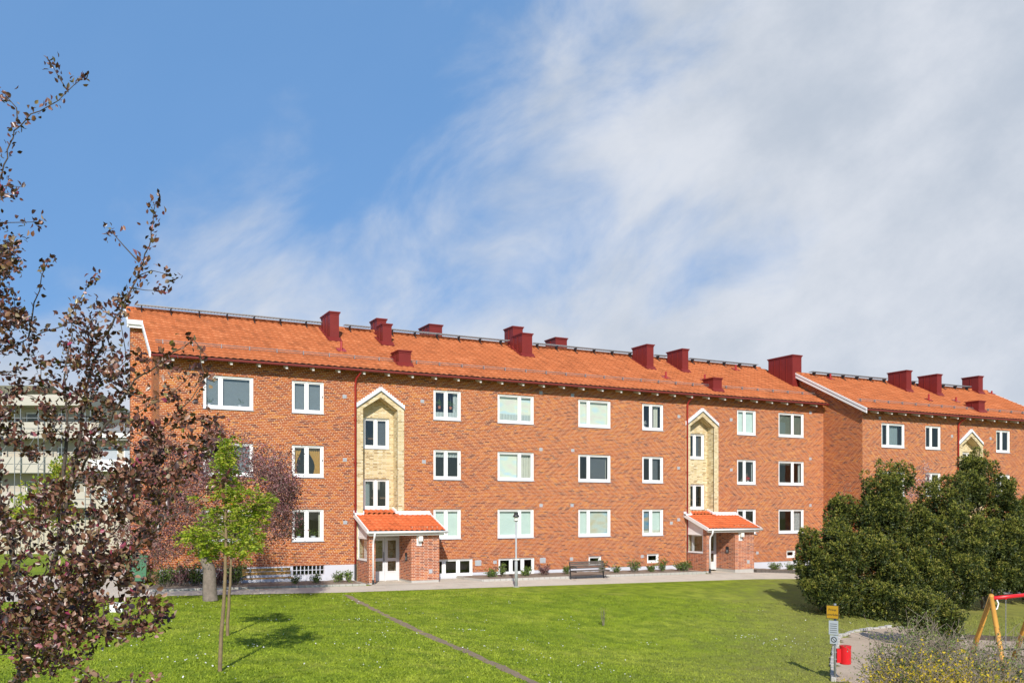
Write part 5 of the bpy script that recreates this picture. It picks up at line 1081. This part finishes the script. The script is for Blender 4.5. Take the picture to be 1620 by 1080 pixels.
for i, px in enumerate((262, 285, 310, 345, 372)): plant(px, 39.8, .9, .8, 60, 90+i, PURP if i % 2 else BUSH, ['dark shrub nearest the waste container', 'dark green shrub second from the container', 'dark shrub behind the thick trunk', 'low shrub right of the thick trunk', 'low shrub behind the yellow bench'][i], 'hedge_shrub', 'shrub', 'shrubs along the wall under the purple tree', .12)
q = gh(955, 990); plant(955, q.y, .55, .16, 7, 99, TWLF, 'tiny bare sapling alone in the middle of the lawn', 'bare_sapling', 'sapling', None, .05)
# --- things in the windows
def pot(u, z, label, mat=TERRA, h=.3, hang=False, flower=BUSH, v=V1+.26, sc=1):
    r = empty('potted_plant', (u, v, z), 0, label, 'potted plant'); o = MB().tube([(0, 0, 0), (0, 0, .13)], [.055*sc, .08*sc], 10).build('pot', mat, None); o.parent = r; rg = np.random.RandomState(int(u*10))
    P = rg.randn(60, 3)*[.07, .03, .06]*sc+[0, 0, .16+h*.35]; V, F = leaves(P, rg.randn(60, 3)+[0, 0, .5], np.full(60, .09), np.full(60, .035), rg); o = npmesh('foliage', V, F, flower); o.parent = r
    if hang: o = MB().tube([(0, 0, .12), (0, 0, .62)], .004, 4).build('hanger', STEEL, None); o.parent = r
u3 = U(685.7, V1); pot(u3+.42, WB+.58, 'left hanging terracotta pot in the top window right of the stair tower', hang=True); pot(u3+1.02, WB+.58, 'right hanging terracotta pot in the top window right of the stair tower', hang=True)
u1_ = U(321, V1); pot(u1_+.3, WB+.12, 'green plant at the left of the big top-floor window', PLINTH); pot(u1_+1.6, WB+.12, 'green plant at the right of the big top-floor window', PLINTH)
u2_ = U(461.7, V1); pot(u2_+.35, WB-2*FH+.12, 'plant in the left half of the ground-floor window by the tree', PLINTH, sc=1.4); pot(u2_+1.05, WB-2*FH+.12, 'plant in the right half of the ground-floor window by the tree', PLINTH, sc=1.6)
u7 = U(1166.2, V1); pot(u7+1.05, WB-FH+.12, 'red flowers in the middle window above the right porch', PLINTH, flower=WFLOW if False else RPAINT); pot(U(1016.2, V1)+.3, WB+.12, 'white orchid in the top window left of the right stair tower', PLINTH, flower=WFLOW)
# --- grass blades, daisies, sand
rg = np.random.RandomState(77); N = 150000; d = 14+24*rg.rand(N)**1.25; lat = (rg.rand(N)*2-1)*.62*d; gx = d*sn+lat*cs; gy = d*cs-lat*sn; ok = gy < 35.9
fpx = CX+lat/d*FPX; gx, gy = gx[ok], gy[ok]; Zs = np.array([G(a, b) for a, b in zip(gx, gy)]); kp = np.array([not inpoly(pgp, a, b) for a, b in zip(gx, gy)])
sl2 = np.array([(p.x, p.y) for p, a in slabs]); dm = np.min((gx[:, None]-sl2[:, 0])**2+(gy[:, None]-sl2[:, 1])**2, 1) > .045; kp &= dm; gx, gy, Zs = gx[kp], gy[kp], Zs[kp]; n = len(gx)
an = rg.rand(n)*6.28; hh2 = rg.uniform(.02, .05, n); w2a = rg.uniform(.012, .028, n); lean = rg.randn(n, 2)*.03
V = np.stack([np.stack([gx-np.cos(an)*w2a, gy-np.sin(an)*w2a, Zs-.01], 1), np.stack([gx+np.cos(an)*w2a, gy+np.sin(an)*w2a, Zs-.01], 1), np.stack([gx+lean[:, 0], gy+lean[:, 1], Zs+hh2], 1)], 1).reshape(-1, 3)
tag(npmesh('grass', V, np.arange(3*n).reshape(n, 3), BLADE), kind='stuff')
cc2 = []; 
for _ in range(75):
    d_ = rg.uniform(16, 36); la = rg.uniform(-.5, .42)*d_; c0_ = (d_*sn+la*cs, d_*cs-la*sn); s_ = rg.uniform(.15, .8)
    for _ in range(rg.randint(2, 12)): cc2.append((c0_[0]+rg.randn()*s_, c0_[1]+rg.randn()*s_))
cc2 = [c for c in cc2 if c[1] < 35.8 and not inpoly(pgp, *c)]; V = []; F = []
for i, (a, b) in enumerate(cc2):
    z = G(a, b)+rg.uniform(.05, .08); r = rg.uniform(.011, .02); tx, ty = rg.randn()*.3, -.35+rg.randn()*.25
    for k in range(6): t = k*math.pi/3; V.append((a+r*math.cos(t), b+r*math.sin(t), z+r*(math.cos(t)*tx-math.sin(t)*ty)))
    F.append(tuple(range(6*i, 6*i+6)))
tag(npmesh('daisies', V, F, WFLOW), kind='stuff')
